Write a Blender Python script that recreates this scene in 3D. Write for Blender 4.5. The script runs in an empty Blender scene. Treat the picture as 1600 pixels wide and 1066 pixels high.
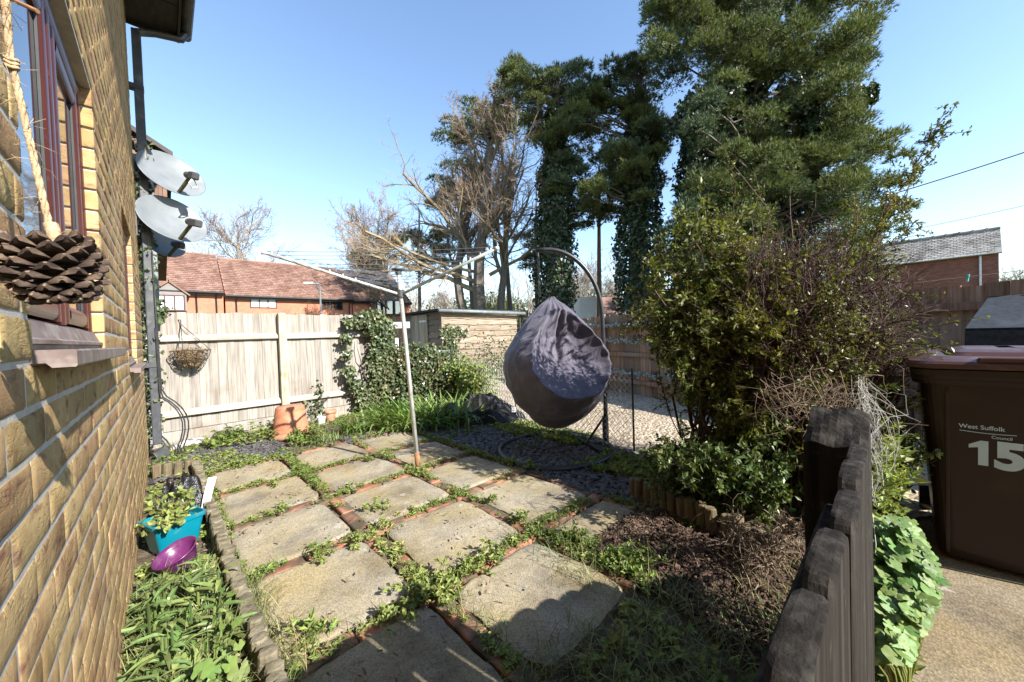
import bpy, math, random
import numpy as np
from mathutils import Matrix, Vector

# ------------------------------------------------------------------ camera, sky, sun
sc = bpy.context.scene
col = sc.collection
CAM_H = 1.2
F_PX = 573.1
YAW, PITCH, ROLL = (math.radians(a) for a in (-43.4917, -1.0827, -1.9711))
def _basis():
    cy, sy = math.cos(YAW), math.sin(YAW)
    f = np.array([-sy, cy, 0.]); r = np.array([cy, sy, 0.]); u = np.array([0, 0, 1.])
    cp, sp = math.cos(PITCH), math.sin(PITCH)
    f2 = f * cp + u * sp; u2 = u * cp - f * sp
    cr, sr = math.cos(ROLL), math.sin(ROLL)
    return r * cr + u2 * sr, u2 * cr - r * sr, f2
CR, CU, CF = _basis()
cam_d = bpy.data.cameras.new('camera')
cam = bpy.data.objects.new('camera', cam_d); col.objects.link(cam)
cam_d.sensor_width = 36; cam_d.sensor_fit = 'HORIZONTAL'; cam_d.lens = F_PX / 1600 * 36
cam_d.clip_start = 0.02; cam_d.clip_end = 2000
mw = Matrix.Identity(4)
for i in range(3):
    mw[i][0] = CR[i]; mw[i][1] = CU[i]; mw[i][2] = -CF[i]
mw[2][3] = CAM_H
cam.matrix_world = mw
sc.camera = cam

SUN_EL = math.radians(33); SUN_AZ = math.radians(180 - 11.0)     # azimuth clockwise from +Y
w = bpy.data.worlds.new('World'); sc.world = w; w.use_nodes = True
nt = w.node_tree; bg = nt.nodes['Background']
sky = nt.nodes.new('ShaderNodeTexSky'); sky.sky_type = 'NISHITA'; sky.sun_disc = False
sky.sun_elevation = SUN_EL; sky.sun_rotation = SUN_AZ
sky.air_density = 1.1; sky.dust_density = 0.15; sky.ozone_density = 2.2; sky.altitude = 50
nt.links.new(sky.outputs[0], bg.inputs[0]); bg.inputs[1].default_value = 0.128
sun_d = bpy.data.lights.new('sun', 'SUN'); sun_d.energy = 5.0; sun_d.angle = math.radians(0.53); sun_d.color = (1, .96, .90)
sun = bpy.data.objects.new('sun', sun_d); col.objects.link(sun)
S = Vector((math.cos(SUN_EL) * math.sin(SUN_AZ), math.cos(SUN_EL) * math.cos(SUN_AZ), math.sin(SUN_EL)))
sun.rotation_euler = S.to_track_quat('Z', 'Y').to_euler()
sun.location = (0, -5, 12)
vs = sc.view_settings; vs.view_transform = 'Standard'; vs.look = 'None'; vs.gamma = 1; vs.use_curve_mapping = False
vs.exposure = 1.4
sc.cycles.max_bounces = 6; sc.cycles.diffuse_bounces = 3; sc.cycles.transmission_bounces = 4; sc.cycles.glossy_bounces = 3
sc.cycles.use_denoising = True

# ------------------------------------------------------------------ pixel of the photograph -> point of the place
def ray(x, y): return (x - 800) * CR - (y - 533) * CU + F_PX * CF
O = np.array([0, 0, CAM_H])
def G(x, y, z=0.):
    d = ray(x, y); return O + d * ((z - CAM_H) / d[2])
def PX(x, y, X):
    d = ray(x, y); return O + d * (X / d[0])
def PY(x, y, Y):
    d = ray(x, y); return O + d * (Y / d[1])
def PD(x, y, dep): return O + ray(x, y) * (dep / F_PX)

# ------------------------------------------------------------------ noise
def _hash(ix, iy, iz, seed):
    h = (ix.astype(np.int64) * 374761393 + iy.astype(np.int64) * 668265263 + iz.astype(np.int64) * 2147483647 + seed * 974634777) & 0xFFFFFFFF
    h = ((h ^ (h >> 13)) * 1274126177) & 0xFFFFFFFF
    h = ((h ^ (h >> 16)) * 2246822519) & 0xFFFFFFFF
    return (h & 0xFFFFFF) / float(0xFFFFFF)
def vnoise(P, freq=1., seed=0, octaves=1):
    P = np.asarray(P, float); out = 0; amp = 1.; tot = 0
    for o in range(octaves):
        Q = P * freq; i = np.floor(Q); f = Q - i; f = f * f * (3 - 2 * f); i = i.astype(np.int64); r = 0
        for dx in (0, 1):
            for dy in (0, 1):
                for dz in (0, 1):
                    wgt = (f[..., 0] if dx else 1 - f[..., 0]) * (f[..., 1] if dy else 1 - f[..., 1]) * (f[..., 2] if dz else 1 - f[..., 2])
                    r = r + wgt * _hash(i[..., 0] + dx, i[..., 1] + dy, i[..., 2] + dz, seed + o * 17)
        out = out + amp * (r * 2 - 1); tot += amp; amp *= .5; freq *= 2
    return out / tot

# ------------------------------------------------------------------ mesh builder
def norm(v):
    v = np.asarray(v, float); n = np.linalg.norm(v, axis=-1, keepdims=True); return v / np.maximum(n, 1e-9)
class MB:
    def __init__(s): s.c = []
    def add(s, V, F, mi=0):
        V = np.asarray(V, float).reshape(-1, 3)
        if isinstance(F, np.ndarray): s.c.append((V, [F], mi))
        else:
            by = {}
            for f in F: by.setdefault(len(f), []).append(f)
            s.c.append((V, [np.array(v, int) for v in by.values()], mi))
        return s
    def box(s, lo, hi, mi=0):
        (a, b, c), (d, e, f) = lo, hi
        V = [(a,b,c),(d,b,c),(d,e,c),(a,e,c),(a,b,f),(d,b,f),(d,e,f),(a,e,f)]
        return s.add(V, np.array([(0,3,2,1),(4,5,6,7),(0,1,5,4),(1,2,6,5),(2,3,7,6),(3,0,4,7)]), mi)
    def obox(s, c, ax, ay, az, mi=0, bev=0.):
        """oriented box: centre and three half-vectors; bev cuts the edges"""
        c, ax, ay, az = (np.asarray(q, float) for q in (c, ax, ay, az))
        if not bev:
            V = [c + i*ax + j*ay + k*az for k in (-1,1) for (i,j) in ((-1,-1),(1,-1),(1,1),(-1,1))]
            return s.add(V, np.array([(0,3,2,1),(4,5,6,7),(0,1,5,4),(1,2,6,5),(2,3,7,6),(3,0,4,7)]), mi)
        la, lb, lc = (np.linalg.norm(q) for q in (ax, ay, az))
        fa, fb, fc = 1-bev/la, 1-bev/lb, 1-bev/lc
        V = []; idx = {}
        for i in (-1,1):
            for j in (-1,1):
                for k in (-1,1):
                    for n, (x,y,z) in enumerate(((1,fb,fc),(fa,1,fc),(fa,fb,1))):
                        idx[i,j,k,n] = len(V); V.append(c+i*x*ax+j*y*ay+k*z*az)
        F = []
        def q(*a): F.append([idx[t] for t in a])
        for i in (-1,1):
            q((i,-1,-1,0),(i,1,-1,0),(i,1,1,0),(i,-1,1,0)); q((-1,i,-1,1),(1,i,-1,1),(1,i,1,1),(-1,i,1,1)); q((-1,-1,i,2),(1,-1,i,2),(1,1,i,2),(-1,1,i,2))
            for j in (-1,1):
                q((i,j,-1,0),(i,j,1,0),(i,j,1,1),(i,j,-1,1)); q((i,-1,j,0),(i,1,j,0),(i,1,j,2),(i,-1,j,2)); q((-1,i,j,1),(1,i,j,1),(1,i,j,2),(-1,i,j,2))
                for k in (-1,1): q((i,j,k,0),(i,j,k,1),(i,j,k,2))
        V = np.array(V); ctr = c
        G_ = []
        for f in F:
            p = V[f]; n = np.cross(p[1]-p[0], p[2]-p[0])
            G_.append(f if np.dot(n, p.mean(0)-ctr) > 0 else f[::-1])
        return s.add(V, G_, mi)
    def tube(s, pts, r, n=8, cap=True, mi=0, closed=False):
        P = np.asarray(pts, float); m = len(P); r = np.broadcast_to(np.asarray(r, float), (m,))
        if closed: T = norm(np.roll(P,-1,0)-np.roll(P,1,0))
        else: T = norm(np.gradient(P, axis=0))
        up = np.array([0,0,1.]) if abs(T[0][2]) < .9 else np.array([1.,0,0])
        A = norm(np.cross(T[0], up)); V = []
        ang = np.arange(n)*2*np.pi/n
        for i in range(m):
            A = A - T[i]*np.dot(A, T[i]); A = A/np.linalg.norm(A); B = np.cross(T[i], A)
            V.append(P[i] + r[i]*(np.cos(ang)[:,None]*A + np.sin(ang)[:,None]*B))
        V = np.concatenate(V); F = []
        for i in range(m if closed else m-1):
            k = (i+1) % m
            for j in range(n): F.append((i*n+j, i*n+(j+1)%n, k*n+(j+1)%n, k*n+j))
        if cap and not closed: F.append(tuple(range(n))[::-1]); F.append(tuple(range((m-1)*n, m*n)))
        return s.add(V, F, mi)
    def segs(s, A, B, ra, rb, n=3, mi=0):
        """many tapered prisms at once"""
        A = np.asarray(A, float); B = np.asarray(B, float); ra = np.asarray(ra, float); rb = np.asarray(rb, float)
        T = norm(B-A); up = np.where(np.abs(T[:,2:3]) < .9, np.array([[0,0,1.]]), np.array([[1.,0,0]]))
        X = norm(np.cross(T, up)); Y = np.cross(T, X); m = len(A)
        ang = np.arange(n)*2*np.pi/n
        c, d = np.cos(ang)[None,:,None], np.sin(ang)[None,:,None]
        R = c*X[:,None]+d*Y[:,None]
        V = np.concatenate([A[:,None]+R*ra[:,None,None], B[:,None]+R*rb[:,None,None]], 1).reshape(-1,3)
        base = (np.arange(m)*2*n)[:,None,None]; j = np.arange(n); k = (j+1) % n
        F = (base + np.stack([j,k,k+n,j+n], 1)[None]).reshape(-1,4)
        return s.add(V, F, mi)
    def grid(s, P, mi=0, closed_u=False):
        """P: (m,n,3) array"""
        m, n = P.shape[:2]; I = np.arange(m*n).reshape(m,n)
        if closed_u: a = I; b = np.roll(I,-1,0)
        else: a = I[:-1]; b = I[1:]
        F = np.stack([a[:,:-1], b[:,:-1], b[:,1:], a[:,1:]], -1).reshape(-1,4)
        return s.add(P.reshape(-1,3), F, mi)
    def lathe(s, prof, c=(0,0,0), n=32, mi=0):
        a = np.arange(n)*2*np.pi/n; pr = np.asarray(prof, float)
        P = np.stack([np.cos(a)[:,None]*pr[None,:,0], np.sin(a)[:,None]*pr[None,:,0], np.broadcast_to(pr[None,:,1], (n,len(pr)))], -1)+np.asarray(c, float)
        return s.grid(P, mi, True)
    def verts(s): return np.concatenate([c[0] for c in s.c])
    def xform(s, fn):
        s.c = [(fn(V), F, m) for V, F, m in s.c]; return s
    def mesh(s, name, mats, off=(0,0,0), smooth=False):
        me = bpy.data.meshes.new(name); V = []; L = []; ST = []; MI = []; o = 0; lo = 0
        for v, Fs, mi in s.c:
            V.append(v)
            for F in Fs:
                L.append((F+o).ravel()); k = F.shape[1]; ST.append(lo+np.arange(len(F))*k); lo += F.size; MI.append(np.full(len(F), mi))
            o += len(v)
        V = np.concatenate(V)-np.asarray(off, float); L = np.concatenate(L); ST = np.concatenate(ST); MI = np.concatenate(MI)
        me.vertices.add(len(V)); me.vertices.foreach_set('co', V.astype(np.float32).ravel())
        me.loops.add(len(L)); me.loops.foreach_set('vertex_index', L.astype(np.int32))
        me.polygons.add(len(ST)); me.polygons.foreach_set('loop_start', ST.astype(np.int32))
        for m in (mats if isinstance(mats, (list, tuple)) else [mats]): me.materials.append(m)
        me.polygons.foreach_set('material_index', MI.astype(np.int32))
        me.polygons.foreach_set('use_smooth', np.full(len(ST), bool(smooth)))
        me.update(calc_edges=True); me.validate()
        return me
    def build(s, name, mats, parent=None, smooth=False):
        if parent is not None: off = np.array(parent_origin[parent.name])
        else:
            v = s.verts(); off = np.array([(v[:,0].min()+v[:,0].max())/2, (v[:,1].min()+v[:,1].max())/2, v[:,2].min()])
        o = bpy.data.objects.new(name, s.mesh(name, mats, off, smooth)); col.objects.link(o)
        parent_origin[o.name] = tuple(off)
        if parent is not None: o.parent = parent
        else: o.location = off
        return o
parent_origin = {}
def tag(o, label=None, cat=None, group=None, kind=None):
    if label: o['label'] = label
    if cat: o['category'] = cat
    if group: o['group'] = group
    if kind: o['kind'] = kind
    return o
def thing(name, loc, label, cat, group=None):
    o = bpy.data.objects.new(name, None); col.objects.link(o); o.location = tuple(float(a) for a in loc); o.empty_display_size = .1
    parent_origin[o.name] = tuple(float(a) for a in loc)
    return tag(o, label, cat, group)

# ------------------------------------------------------------------ materials
MATS = {}
def nodes_of(name):
    m = bpy.data.materials.new(name); m.use_nodes = True; t = m.node_tree; b = t.nodes['Principled BSDF']; MATS[name] = m
    return m, t, b
def N(t, typ, **kw):
    n = t.nodes.new(typ)
    for k, v in kw.items(): setattr(n, k, v)
    return n
def ramp(t, fac, stops):
    r = N(t, 'ShaderNodeValToRGB'); e = r.color_ramp.elements
    while len(e) < len(stops): e.new(.5)
    for i, (p, c) in enumerate(stops): e[i].position = p; e[i].color = (*c, 1)
    t.links.new(fac, r.inputs[0]); return r.outputs[0]
def noise(t, co, scale, detail=5, rough=.55, dist=0.):
    n = N(t, 'ShaderNodeTexNoise'); n.inputs['Scale'].default_value = scale; n.inputs['Detail'].default_value = detail; n.inputs['Roughness'].default_value = rough; n.inputs['Distortion'].default_value = dist
    t.links.new(co, n.inputs['Vector']); return n.outputs[0]
def mapped(t, stretch=(1,1,1), rot=(0,0,0)):
    g = N(t, 'ShaderNodeNewGeometry'); m = N(t, 'ShaderNodeMapping'); m.inputs['Scale'].default_value = stretch; m.inputs['Rotation'].default_value = rot
    t.links.new(g.outputs['Position'], m.inputs['Vector']); return m.outputs[0]
def mixc(t, fac, a, b, mode='MIX'):
    m = N(t, 'ShaderNodeMix', data_type='RGBA', blend_type=mode)
    for sck, v in ((m.inputs[0], fac), (m.inputs[6], a), (m.inputs[7], b)):
        if isinstance(v, bpy.types.NodeSocket): t.links.new(v, sck)
        elif isinstance(v, (int, float)): sck.default_value = v
        else: sck.default_value = (*v, 1)
    return m.outputs[2]
def bump(t, b, h, strength, dist=.01, prev=None):
    n = N(t, 'ShaderNodeBump'); n.inputs['Strength'].default_value = strength; n.inputs['Distance'].default_value = dist
    t.links.new(h, n.inputs['Height'])
    if prev is not None: t.links.new(prev, n.inputs['Normal'])
    t.links.new(n.outputs[0], b.inputs['Normal']); return n.outputs[0]
def island(t, colr, amt, hue=0.):
    g = N(t, 'ShaderNodeNewGeometry'); h = N(t, 'ShaderNodeHueSaturation'); r = N(t, 'ShaderNodeMapRange')
    r.inputs[3].default_value = 1-amt; r.inputs[4].default_value = 1+amt
    t.links.new(g.outputs['Random Per Island'], r.inputs[0]); t.links.new(r.outputs[0], h.inputs['Value'])
    if hue:
        m = N(t, 'ShaderNodeMath', operation='MULTIPLY'); m.inputs[1].default_value = 7.31; f = N(t, 'ShaderNodeMath', operation='FRACT'); q = N(t, 'ShaderNodeMapRange')
        q.inputs[3].default_value = .5-hue; q.inputs[4].default_value = .5+hue
        t.links.new(g.outputs['Random Per Island'], m.inputs[0]); t.links.new(m.outputs[0], f.inputs[0]); t.links.new(f.outputs[0], q.inputs[0]); t.links.new(q.outputs[0], h.inputs['Hue'])
    if isinstance(colr, bpy.types.NodeSocket): t.links.new(colr, h.inputs['Color'])
    else: h.inputs['Color'].default_value = (*colr, 1)
    return h.outputs[0]
def pmat(name, stops, scale=6, detail=6, rough=.8, b=0, bscale=60, bdist=.004, isl=0, hue=0, stretch=(1,1,1), rot=(0,0,0), spec=.3, metal=0, dirt=None):
    m, t, p = nodes_of(name); co = mapped(t, stretch, rot)
    n = noise(t, co, scale, detail)
    k = len(stops); c = ramp(t, n, [(.32+.36*i/max(1,k-1), s) for i, s in enumerate(stops)])
    if dirt:
        dc, dscale, lo, hi = dirt
        d = ramp(t, noise(t, mapped(t), dscale, 6), [(lo, (0,0,0)), (hi, (1,1,1))]); c = mixc(t, d, c, dc)
    if isl: c = island(t, c, isl, hue)
    t.links.new(c, p.inputs['Base Color']); p.inputs['Roughness'].default_value = rough; p.inputs['Specular IOR Level'].default_value = spec; p.inputs['Metallic'].default_value = metal
    if b: bump(t, p, noise(t, co, bscale, 8, .65), b, bdist)
    return m
def leafmat(name, c, isl=.35, hue=.02, rough=.45, trans=.3, spec=.35, c2=None):
    m, t, p = nodes_of(name)
    cc = c
    if c2 is not None: cc = ramp(t, noise(t, mapped(t), 1.7, 3), [(.35, c), (.65, c2)])
    cc = island(t, cc, isl, hue)
    t.links.new(cc, p.inputs['Base Color']); p.inputs['Roughness'].default_value = rough; p.inputs['Specular IOR Level'].default_value = spec
    tr = N(t, 'ShaderNodeBsdfTranslucent'); mx = N(t, 'ShaderNodeMixShader'); mx.inputs[0].default_value = trans
    t.links.new(mixc(t, 1., cc, (1., 1., .45), 'MULTIPLY'), tr.inputs[0])
    t.links.new(p.outputs[0], mx.inputs[1]); t.links.new(tr.outputs[0], mx.inputs[2])
    t.links.new(mx.outputs[0], t.nodes['Material Output'].inputs[0])
    return m

# brick
def brickmat(name, stops, isl, mo=None):
    m, t, p = nodes_of(name); co = mapped(t)
    c = ramp(t, noise(t, co, 9, 8, .6), [(.25+.5*i/(len(stops)-1), s) for i, s in enumerate(stops)])
    blot = ramp(t, noise(t, mapped(t, (1,1,2)), 14, 4), [(.56, (0,0,0)), (.72, (1,1,1))])
    c = mixc(t, blot, c, (.16, .075, .05))
    c = island(t, c, isl, .012)
    t.links.new(c, p.inputs['Base Color']); p.inputs['Roughness'].default_value = .9; p.inputs['Specular IOR Level'].default_value = .15
    n1 = bump(t, p, noise(t, mapped(t, (1,.5,1.6)), 34, 9, .72, .7), .7, .0032)
    n2 = bump(t, p, noise(t, co, 220, 4, .6), .5, .0016, n1)
    cr = ramp(t, noise(t, mapped(t, (1,.55,1.9), (.45,0,0)), 17, 5, .6, 1.2), [(.40,(0,0,0)), (.46,(1,1,1)), (.54,(1,1,1)), (.60,(0,0,0))])
    gate = ramp(t, noise(t, co, 11, 3), [(.47,(0,0,0)), (.55,(1,1,1))]); bump(t, p, mixc(t, gate, (1.,1.,1.), cr), .5, .004, n2)
    return m
M_brick = brickmat('buff_brick', [(.21,.125,.058), (.325,.21,.095), (.40,.275,.13), (.28,.18,.088)], .22)
M_mortar = pmat('mortar', [(.40,.37,.32), (.52,.48,.42)], 30, rough=.95, b=.5, bscale=160, bdist=.002)
M_upvc = pmat('mahogany_frame', [(.06,.013,.010), (.10,.026,.019)], 3, stretch=(8,8,.6), rough=.33, b=.06, bscale=30, spec=.5, dirt=((.16,.09,.08), 25, .62, .9))
M_cill = pmat('brown_plastic_cill', [(.12,.085,.075), (.21,.16,.145)], 8, rough=.5, b=.1, dirt=((.33,.29,.25), 18, .5, .75))
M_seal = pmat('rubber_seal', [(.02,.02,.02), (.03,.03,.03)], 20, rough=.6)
def glassmat():
    m, t, p = nodes_of('window_glass'); p.inputs['Base Color'].default_value = (.012,.016,.02,1); p.inputs['Roughness'].default_value = .03; p.inputs['Specular IOR Level'].default_value = 1.; p.inputs['IOR'].default_value = 1.9
    bump(t, p, noise(t, mapped(t), 2.5, 2), .05, .02)
    return m
M_glass = glassmat()
M_curtain = pmat('net_curtain', [(.5,.52,.55), (.7,.72,.75)], 4, stretch=(6,6,.3), rough=.4, spec=.6)
M_soffit = pmat('dark_soffit', [(.025,.02,.016), (.05,.04,.032)], 6, stretch=(4,1,4), rough=.6, b=.2)
M_gutter = pmat('anthracite_plastic', [(.035,.038,.042), (.07,.073,.078)], 12, rough=.42, spec=.45, b=.05, dirt=((.17,.165,.15), 9, .55, .8))
M_cable = pmat('black_cable', [(.015,.015,.016), (.03,.03,.03)], 20, rough=.5)
M_dish = pmat('pale_grey_dish', [(.13,.145,.155), (.19,.205,.215)], 7, rough=.5, spec=.4, dirt=((.13,.135,.13), 14, .55, .8))
M_lnb = pmat('dark_grey_plastic', [(.045,.047,.05), (.07,.072,.075)], 12, rough=.5)
M_olive = pmat('mossy_arm', [(.05,.05,.03), (.11,.105,.05)], 30, rough=.7)
M_white = pmat('white_plastic', [(.68,.68,.66), (.8,.8,.78)], 9, rough=.5, dirt=((.45,.43,.38), 12, .6, .85))
M_tile = pmat('brown_tile', [(.10,.06,.045), (.19,.115,.085), (.15,.10,.08)], 5, rough=.9, b=.3, isl=.15)
def woodmat(name, a, b_, c, vert='Z', isl=.14, dirt=None, rough=.88, bstr=.55):
    st = {'Z': (14,14,.7), 'X': (.7,14,14), 'Y': (14,.7,14)}[vert]
    return pmat(name, [a, b_, c], 3.2, 8, rough, bstr, 9, .006, isl, .008, st, spec=.15, dirt=dirt)
M_fence = woodmat('weathered_pale_wood', (.185,.162,.135), (.285,.258,.222), (.345,.318,.28), dirt=((.17,.13,.095), 2.2, .52, .78))
M_rail = woodmat('pale_rail_wood', (.28,.25,.20), (.38,.345,.285), (.44,.405,.345), 'X', dirt=((.20,.2,.12), 5, .6, .85))
M_post = woodmat('pale_post_wood', (.24,.22,.16), (.38,.35,.26), (.44,.41,.32), dirt=((.16,.17,.09), 6, .5, .8))
M_oldfence = woodmat('brown_fence_wood', (.13,.075,.045), (.24,.15,.10), (.32,.225,.165), isl=.3, dirt=((.22,.195,.16), 1.5, .5, .75))
M_shed = woodmat('shed_board_wood', (.13,.085,.055), (.22,.17,.125), (.29,.245,.195), 'X', isl=.2, dirt=((.20,.11,.06), 1.3, .62, .85))
M_door = woodmat('shed_door_wood', (.20,.16,.115), (.33,.275,.205), (.40,.345,.27), isl=.2)
M_picket = woodmat('dark_picket_wood', (.007,.0055,.004), (.017,.014,.011), (.038,.033,.028), isl=.3, dirt=((.075,.075,.062), 26, .60, .85))
M_log = woodmat('weathered_log', (.075,.055,.032), (.145,.11,.065), (.20,.165,.11), isl=.3, dirt=((.09,.08,.045), 9, .45, .75))
M_kerb = pmat('mossy_edging_log', [(.085,.07,.045), (.17,.145,.095), (.25,.215,.15)], 14, rough=.95, b=.8, bscale=50, bdist=.01, isl=.25, dirt=((.06,.06,.03), 10, .5, .75))
M_felt = pmat('roofing_felt', [(.016,.02,.026), (.035,.043,.054)], 30, rough=.85, b=.6, bscale=250, dirt=((.06,.075,.09), 4, .55, .85))
# ground
M_ground = pmat('meadow_ground', [(.045,.06,.02), (.09,.10,.035), (.13,.11,.06)], 1.5, 8, .95, .6, 12, .05)
def soil(name, stops, sc1=14, sc2=60):
    return pmat(name, stops, sc1, 8, .97, 1., sc2, .02)
M_soil = soil('soil', [(.055,.042,.026), (.11,.085,.055), (.17,.14,.095)])
M_mulchbase = soil('mulch_soil', [(.02,.014,.009), (.05,.034,.022)], 30, 80)
def gravelmat():
    m, t, p = nodes_of('gravel'); co = mapped(t, (1,1,0))
    v = N(t, 'ShaderNodeTexVoronoi'); v.inputs['Scale'].default_value = 32; t.links.new(co, v.inputs['Vector'])
    sep = N(t, 'ShaderNodeSeparateColor'); t.links.new(v.outputs['Color'], sep.inputs[0])
    c = ramp(t, sep.outputs[0], [(0, (.32,.245,.155)), (.35, (.52,.43,.31)), (.7, (.64,.56,.44)), (1, (.45,.365,.28))])
    edge = ramp(t, v.outputs['Distance'], [(.25, (1,1,1)), (.75, (.5,.45,.39))]); c = mixc(t, 1., c, edge, 'MULTIPLY')
    big = ramp(t, noise(t, co, .9, 4), [(.35, (.82,.8,.76)), (.65, (1,1,1))]); c = mixc(t, 1., c, big, 'MULTIPLY')
    t.links.new(c, p.inputs['Base Color']); p.inputs['Roughness'].default_value = .9
    inv = N(t, 'ShaderNodeMath', operation='SUBTRACT'); inv.inputs[0].default_value = 1; t.links.new(v.outputs['Distance'], inv.inputs[1])
    bump(t, p, inv.outputs[0], .9, .02); return m
M_gravel = gravelmat()
def concmat(name, base, dark, yellow, ag=170, lichen=True):
    m, t, p = nodes_of(name); co = mapped(t)
    c = ramp(t, noise(t, co, 3.2, 6), [(.3, dark), (.55, base), (.75, tuple(a*1.12 for a in base))])
    yl = ramp(t, noise(t, mapped(t, (1,1,1), (0,0,.6)), 1.9, 5), [(.42, (0,0,0)), (.66, (1,1,1))]); c = mixc(t, yl, c, yellow)
    v = N(t, 'ShaderNodeTexVoronoi'); v.inputs['Scale'].default_value = ag; t.links.new(co, v.inputs['Vector'])
    sep = N(t, 'ShaderNodeSeparateColor'); t.links.new(v.outputs['Color'], sep.inputs[0])
    sp = ramp(t, sep.outputs[1], [(0, (.62,.6,.57)), (.5, (.98,.98,.97)), (1, (1.25,1.22,1.15))]); c = mixc(t, .75, c, mixc(t, 1., c, sp, 'MULTIPLY'))
    sm = ramp(t, noise(t, co, 320, 3), [(.35, (.55,.53,.5)), (.6, (1.1,1.1,1.1))]); c = mixc(t, .6, c, mixc(t, 1., c, sm, 'MULTIPLY'))
    if lichen:
        lv = N(t, 'ShaderNodeTexVoronoi'); lv.inputs['Scale'].default_value = 5.2; lv.inputs['Randomness'].default_value = 1
        dst = N(t, 'ShaderNodeMixRGB'); dst.inputs[0].default_value = .10
        nn = N(t, 'ShaderNodeTexNoise'); nn.inputs['Scale'].default_value = 30; t.links.new(co, nn.inputs['Vector']); t.links.new(co, dst.inputs[1]); t.links.new(nn.outputs[1], dst.inputs[2])
        t.links.new(dst.outputs[0], lv.inputs['Vector'])
        lf = ramp(t, lv.outputs['Distance'], [(.07, (1,1,1)), (.105, (0,0,0))])
        gate = ramp(t, noise(t, co, 1.3, 2), [(.44, (0,0,0)), (.50, (1,1,1))])
        c = mixc(t, mixc(t, .45, (0.,0.,0.), mixc(t, 1., lf, gate, 'MULTIPLY')), c, (.46,.45,.39))
    st = ramp(t, noise(t, mapped(t, (1,1,1), (0,0,1.1)), 1.35, 7, .65), [(.36,(.55,.52,.48)), (.5,(1,1,1)), (.66,(1.15,1.13,1.08))]); c = mixc(t, .85, c, mixc(t, 1., c, st, 'MULTIPLY'))
    sp2 = ramp(t, noise(t, co, 7, 8, .7), [(.58,(1,1,1)), (.72,(.42,.38,.33))]); c = mixc(t, .8, c, mixc(t, 1., c, sp2, 'MULTIPLY')); c = island(t, c, .10, .008)
    t.links.new(c, p.inputs['Base Color']); p.inputs['Roughness'].default_value = .93; p.inputs['Specular IOR Level'].default_value = .2
    n1 = bump(t, p, v.outputs['Distance'], .45, .004); bump(t, p, noise(t, co, 40, 8, .7), .35, .006, n1)
    return m
M_slab = concmat('paving_concrete', (.33,.295,.225), (.19,.168,.128), (.32,.265,.145))
M_path = concmat('path_concrete', (.235,.195,.135), (.14,.115,.08), (.22,.17,.085), 90)
M_redbrick = pmat('red_paving_brick', [(.22,.08,.05), (.36,.15,.09), (.42,.21,.14)], 12, rough=.95, b=.6, bscale=80, isl=.3, dirt=((.10,.08,.05), 9, .36, .58))
M_slate = pmat('slate_chip', [(.05,.047,.046), (.105,.098,.095)], 20, rough=.6, isl=.5, hue=.02, spec=.4)
M_slatebase = soil('slate_base', [(.035,.035,.037), (.065,.063,.063), (.09,.083,.075)], 40, 120)
M_bark = pmat('bark_chip', [(.045,.028,.019), (.10,.062,.042)], 30, rough=.95, isl=.6, hue=.015, b=.4)
M_debris = pmat('dry_litter', [(.11,.07,.04), (.24,.17,.10)], 30, rough=.95, isl=.5)
# things
M_terra = pmat('terracotta', [(.40,.145,.075), (.52,.215,.12)], 5, rough=.85, b=.2, bscale=40, dirt=((.50,.36,.27), 7, .5, .8))
M_alu = pmat('galvanised_tube', [(.50,.52,.51), (.68,.69,.67)], 10, stretch=(6,6,1), rough=.42, metal=.35, spec=.5, dirt=((.33,.33,.24), 12, .5, .75))
M_rust = pmat('rusty_tube', [(.16,.065,.03), (.30,.17,.09)], 25, rough=.85, b=.3)
M_line = pmat('washing_line', [(.10,.11,.13), (.16,.17,.2)], 30, rough=.6)
M_blacktube = pmat('black_steel', [(.012,.013,.015), (.03,.03,.032)], 16, rough=.38, spec=.5)
def clothmat():
    m, t, p = nodes_of('purple_grey_cover'); co = mapped(t)
    c = ramp(t, noise(t, co, 4, 5), [(.3, (.058,.051,.075)), (.7, (.10,.089,.122))])
    t.links.new(c, p.inputs['Base Color']); p.inputs['Roughness'].default_value = .62; p.inputs['Specular IOR Level'].default_value = .35
    p.inputs['Sheen Weight'].default_value = .25; p.inputs['Sheen Roughness'].default_value = .5
    n1 = bump(t, p, noise(t, mapped(t, (1,1,.35)), 11, 5, .6, .8), .45, .03)
    bump(t, p, noise(t, co, 450, 2), .12, .002, n1)
    return m
M_cloth = clothmat()
M_tarp = pmat('black_plastic_sheet', [(.004,.004,.0045), (.010,.010,.011)], 7, rough=.5, spec=.25, b=.5, bscale=26, bdist=.02)
M_binbag = pmat('black_bag', [(.01,.01,.011), (.02,.02,.022)], 9, rough=.25, spec=.55, b=.6, bscale=40, bdist=.015)
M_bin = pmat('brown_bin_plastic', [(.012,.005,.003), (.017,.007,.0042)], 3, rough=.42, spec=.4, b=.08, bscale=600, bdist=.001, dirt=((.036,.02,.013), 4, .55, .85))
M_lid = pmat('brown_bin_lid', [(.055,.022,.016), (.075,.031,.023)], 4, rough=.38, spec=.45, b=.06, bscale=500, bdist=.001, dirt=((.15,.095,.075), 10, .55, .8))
M_decal = pmat('pale_sticker', [(.40,.53,.63), (.50,.63,.72)], 9, rough=.6)
M_teal = pmat('teal_plastic', [(.0,.15,.21), (.005,.20,.27)], 5, rough=.35, spec=.5, dirt=((.12,.20,.2), 14, .58, .85))
M_purple = pmat('purple_plastic', [(.085,.012,.07), (.12,.02,.10)], 5, rough=.3, spec=.5, dirt=((.13,.07,.09), 20, .55, .8))
M_rag = pmat('pale_rag', [(.45,.40,.36), (.62,.57,.53)], 14, rough=.9, b=.5, bscale=40)
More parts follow.
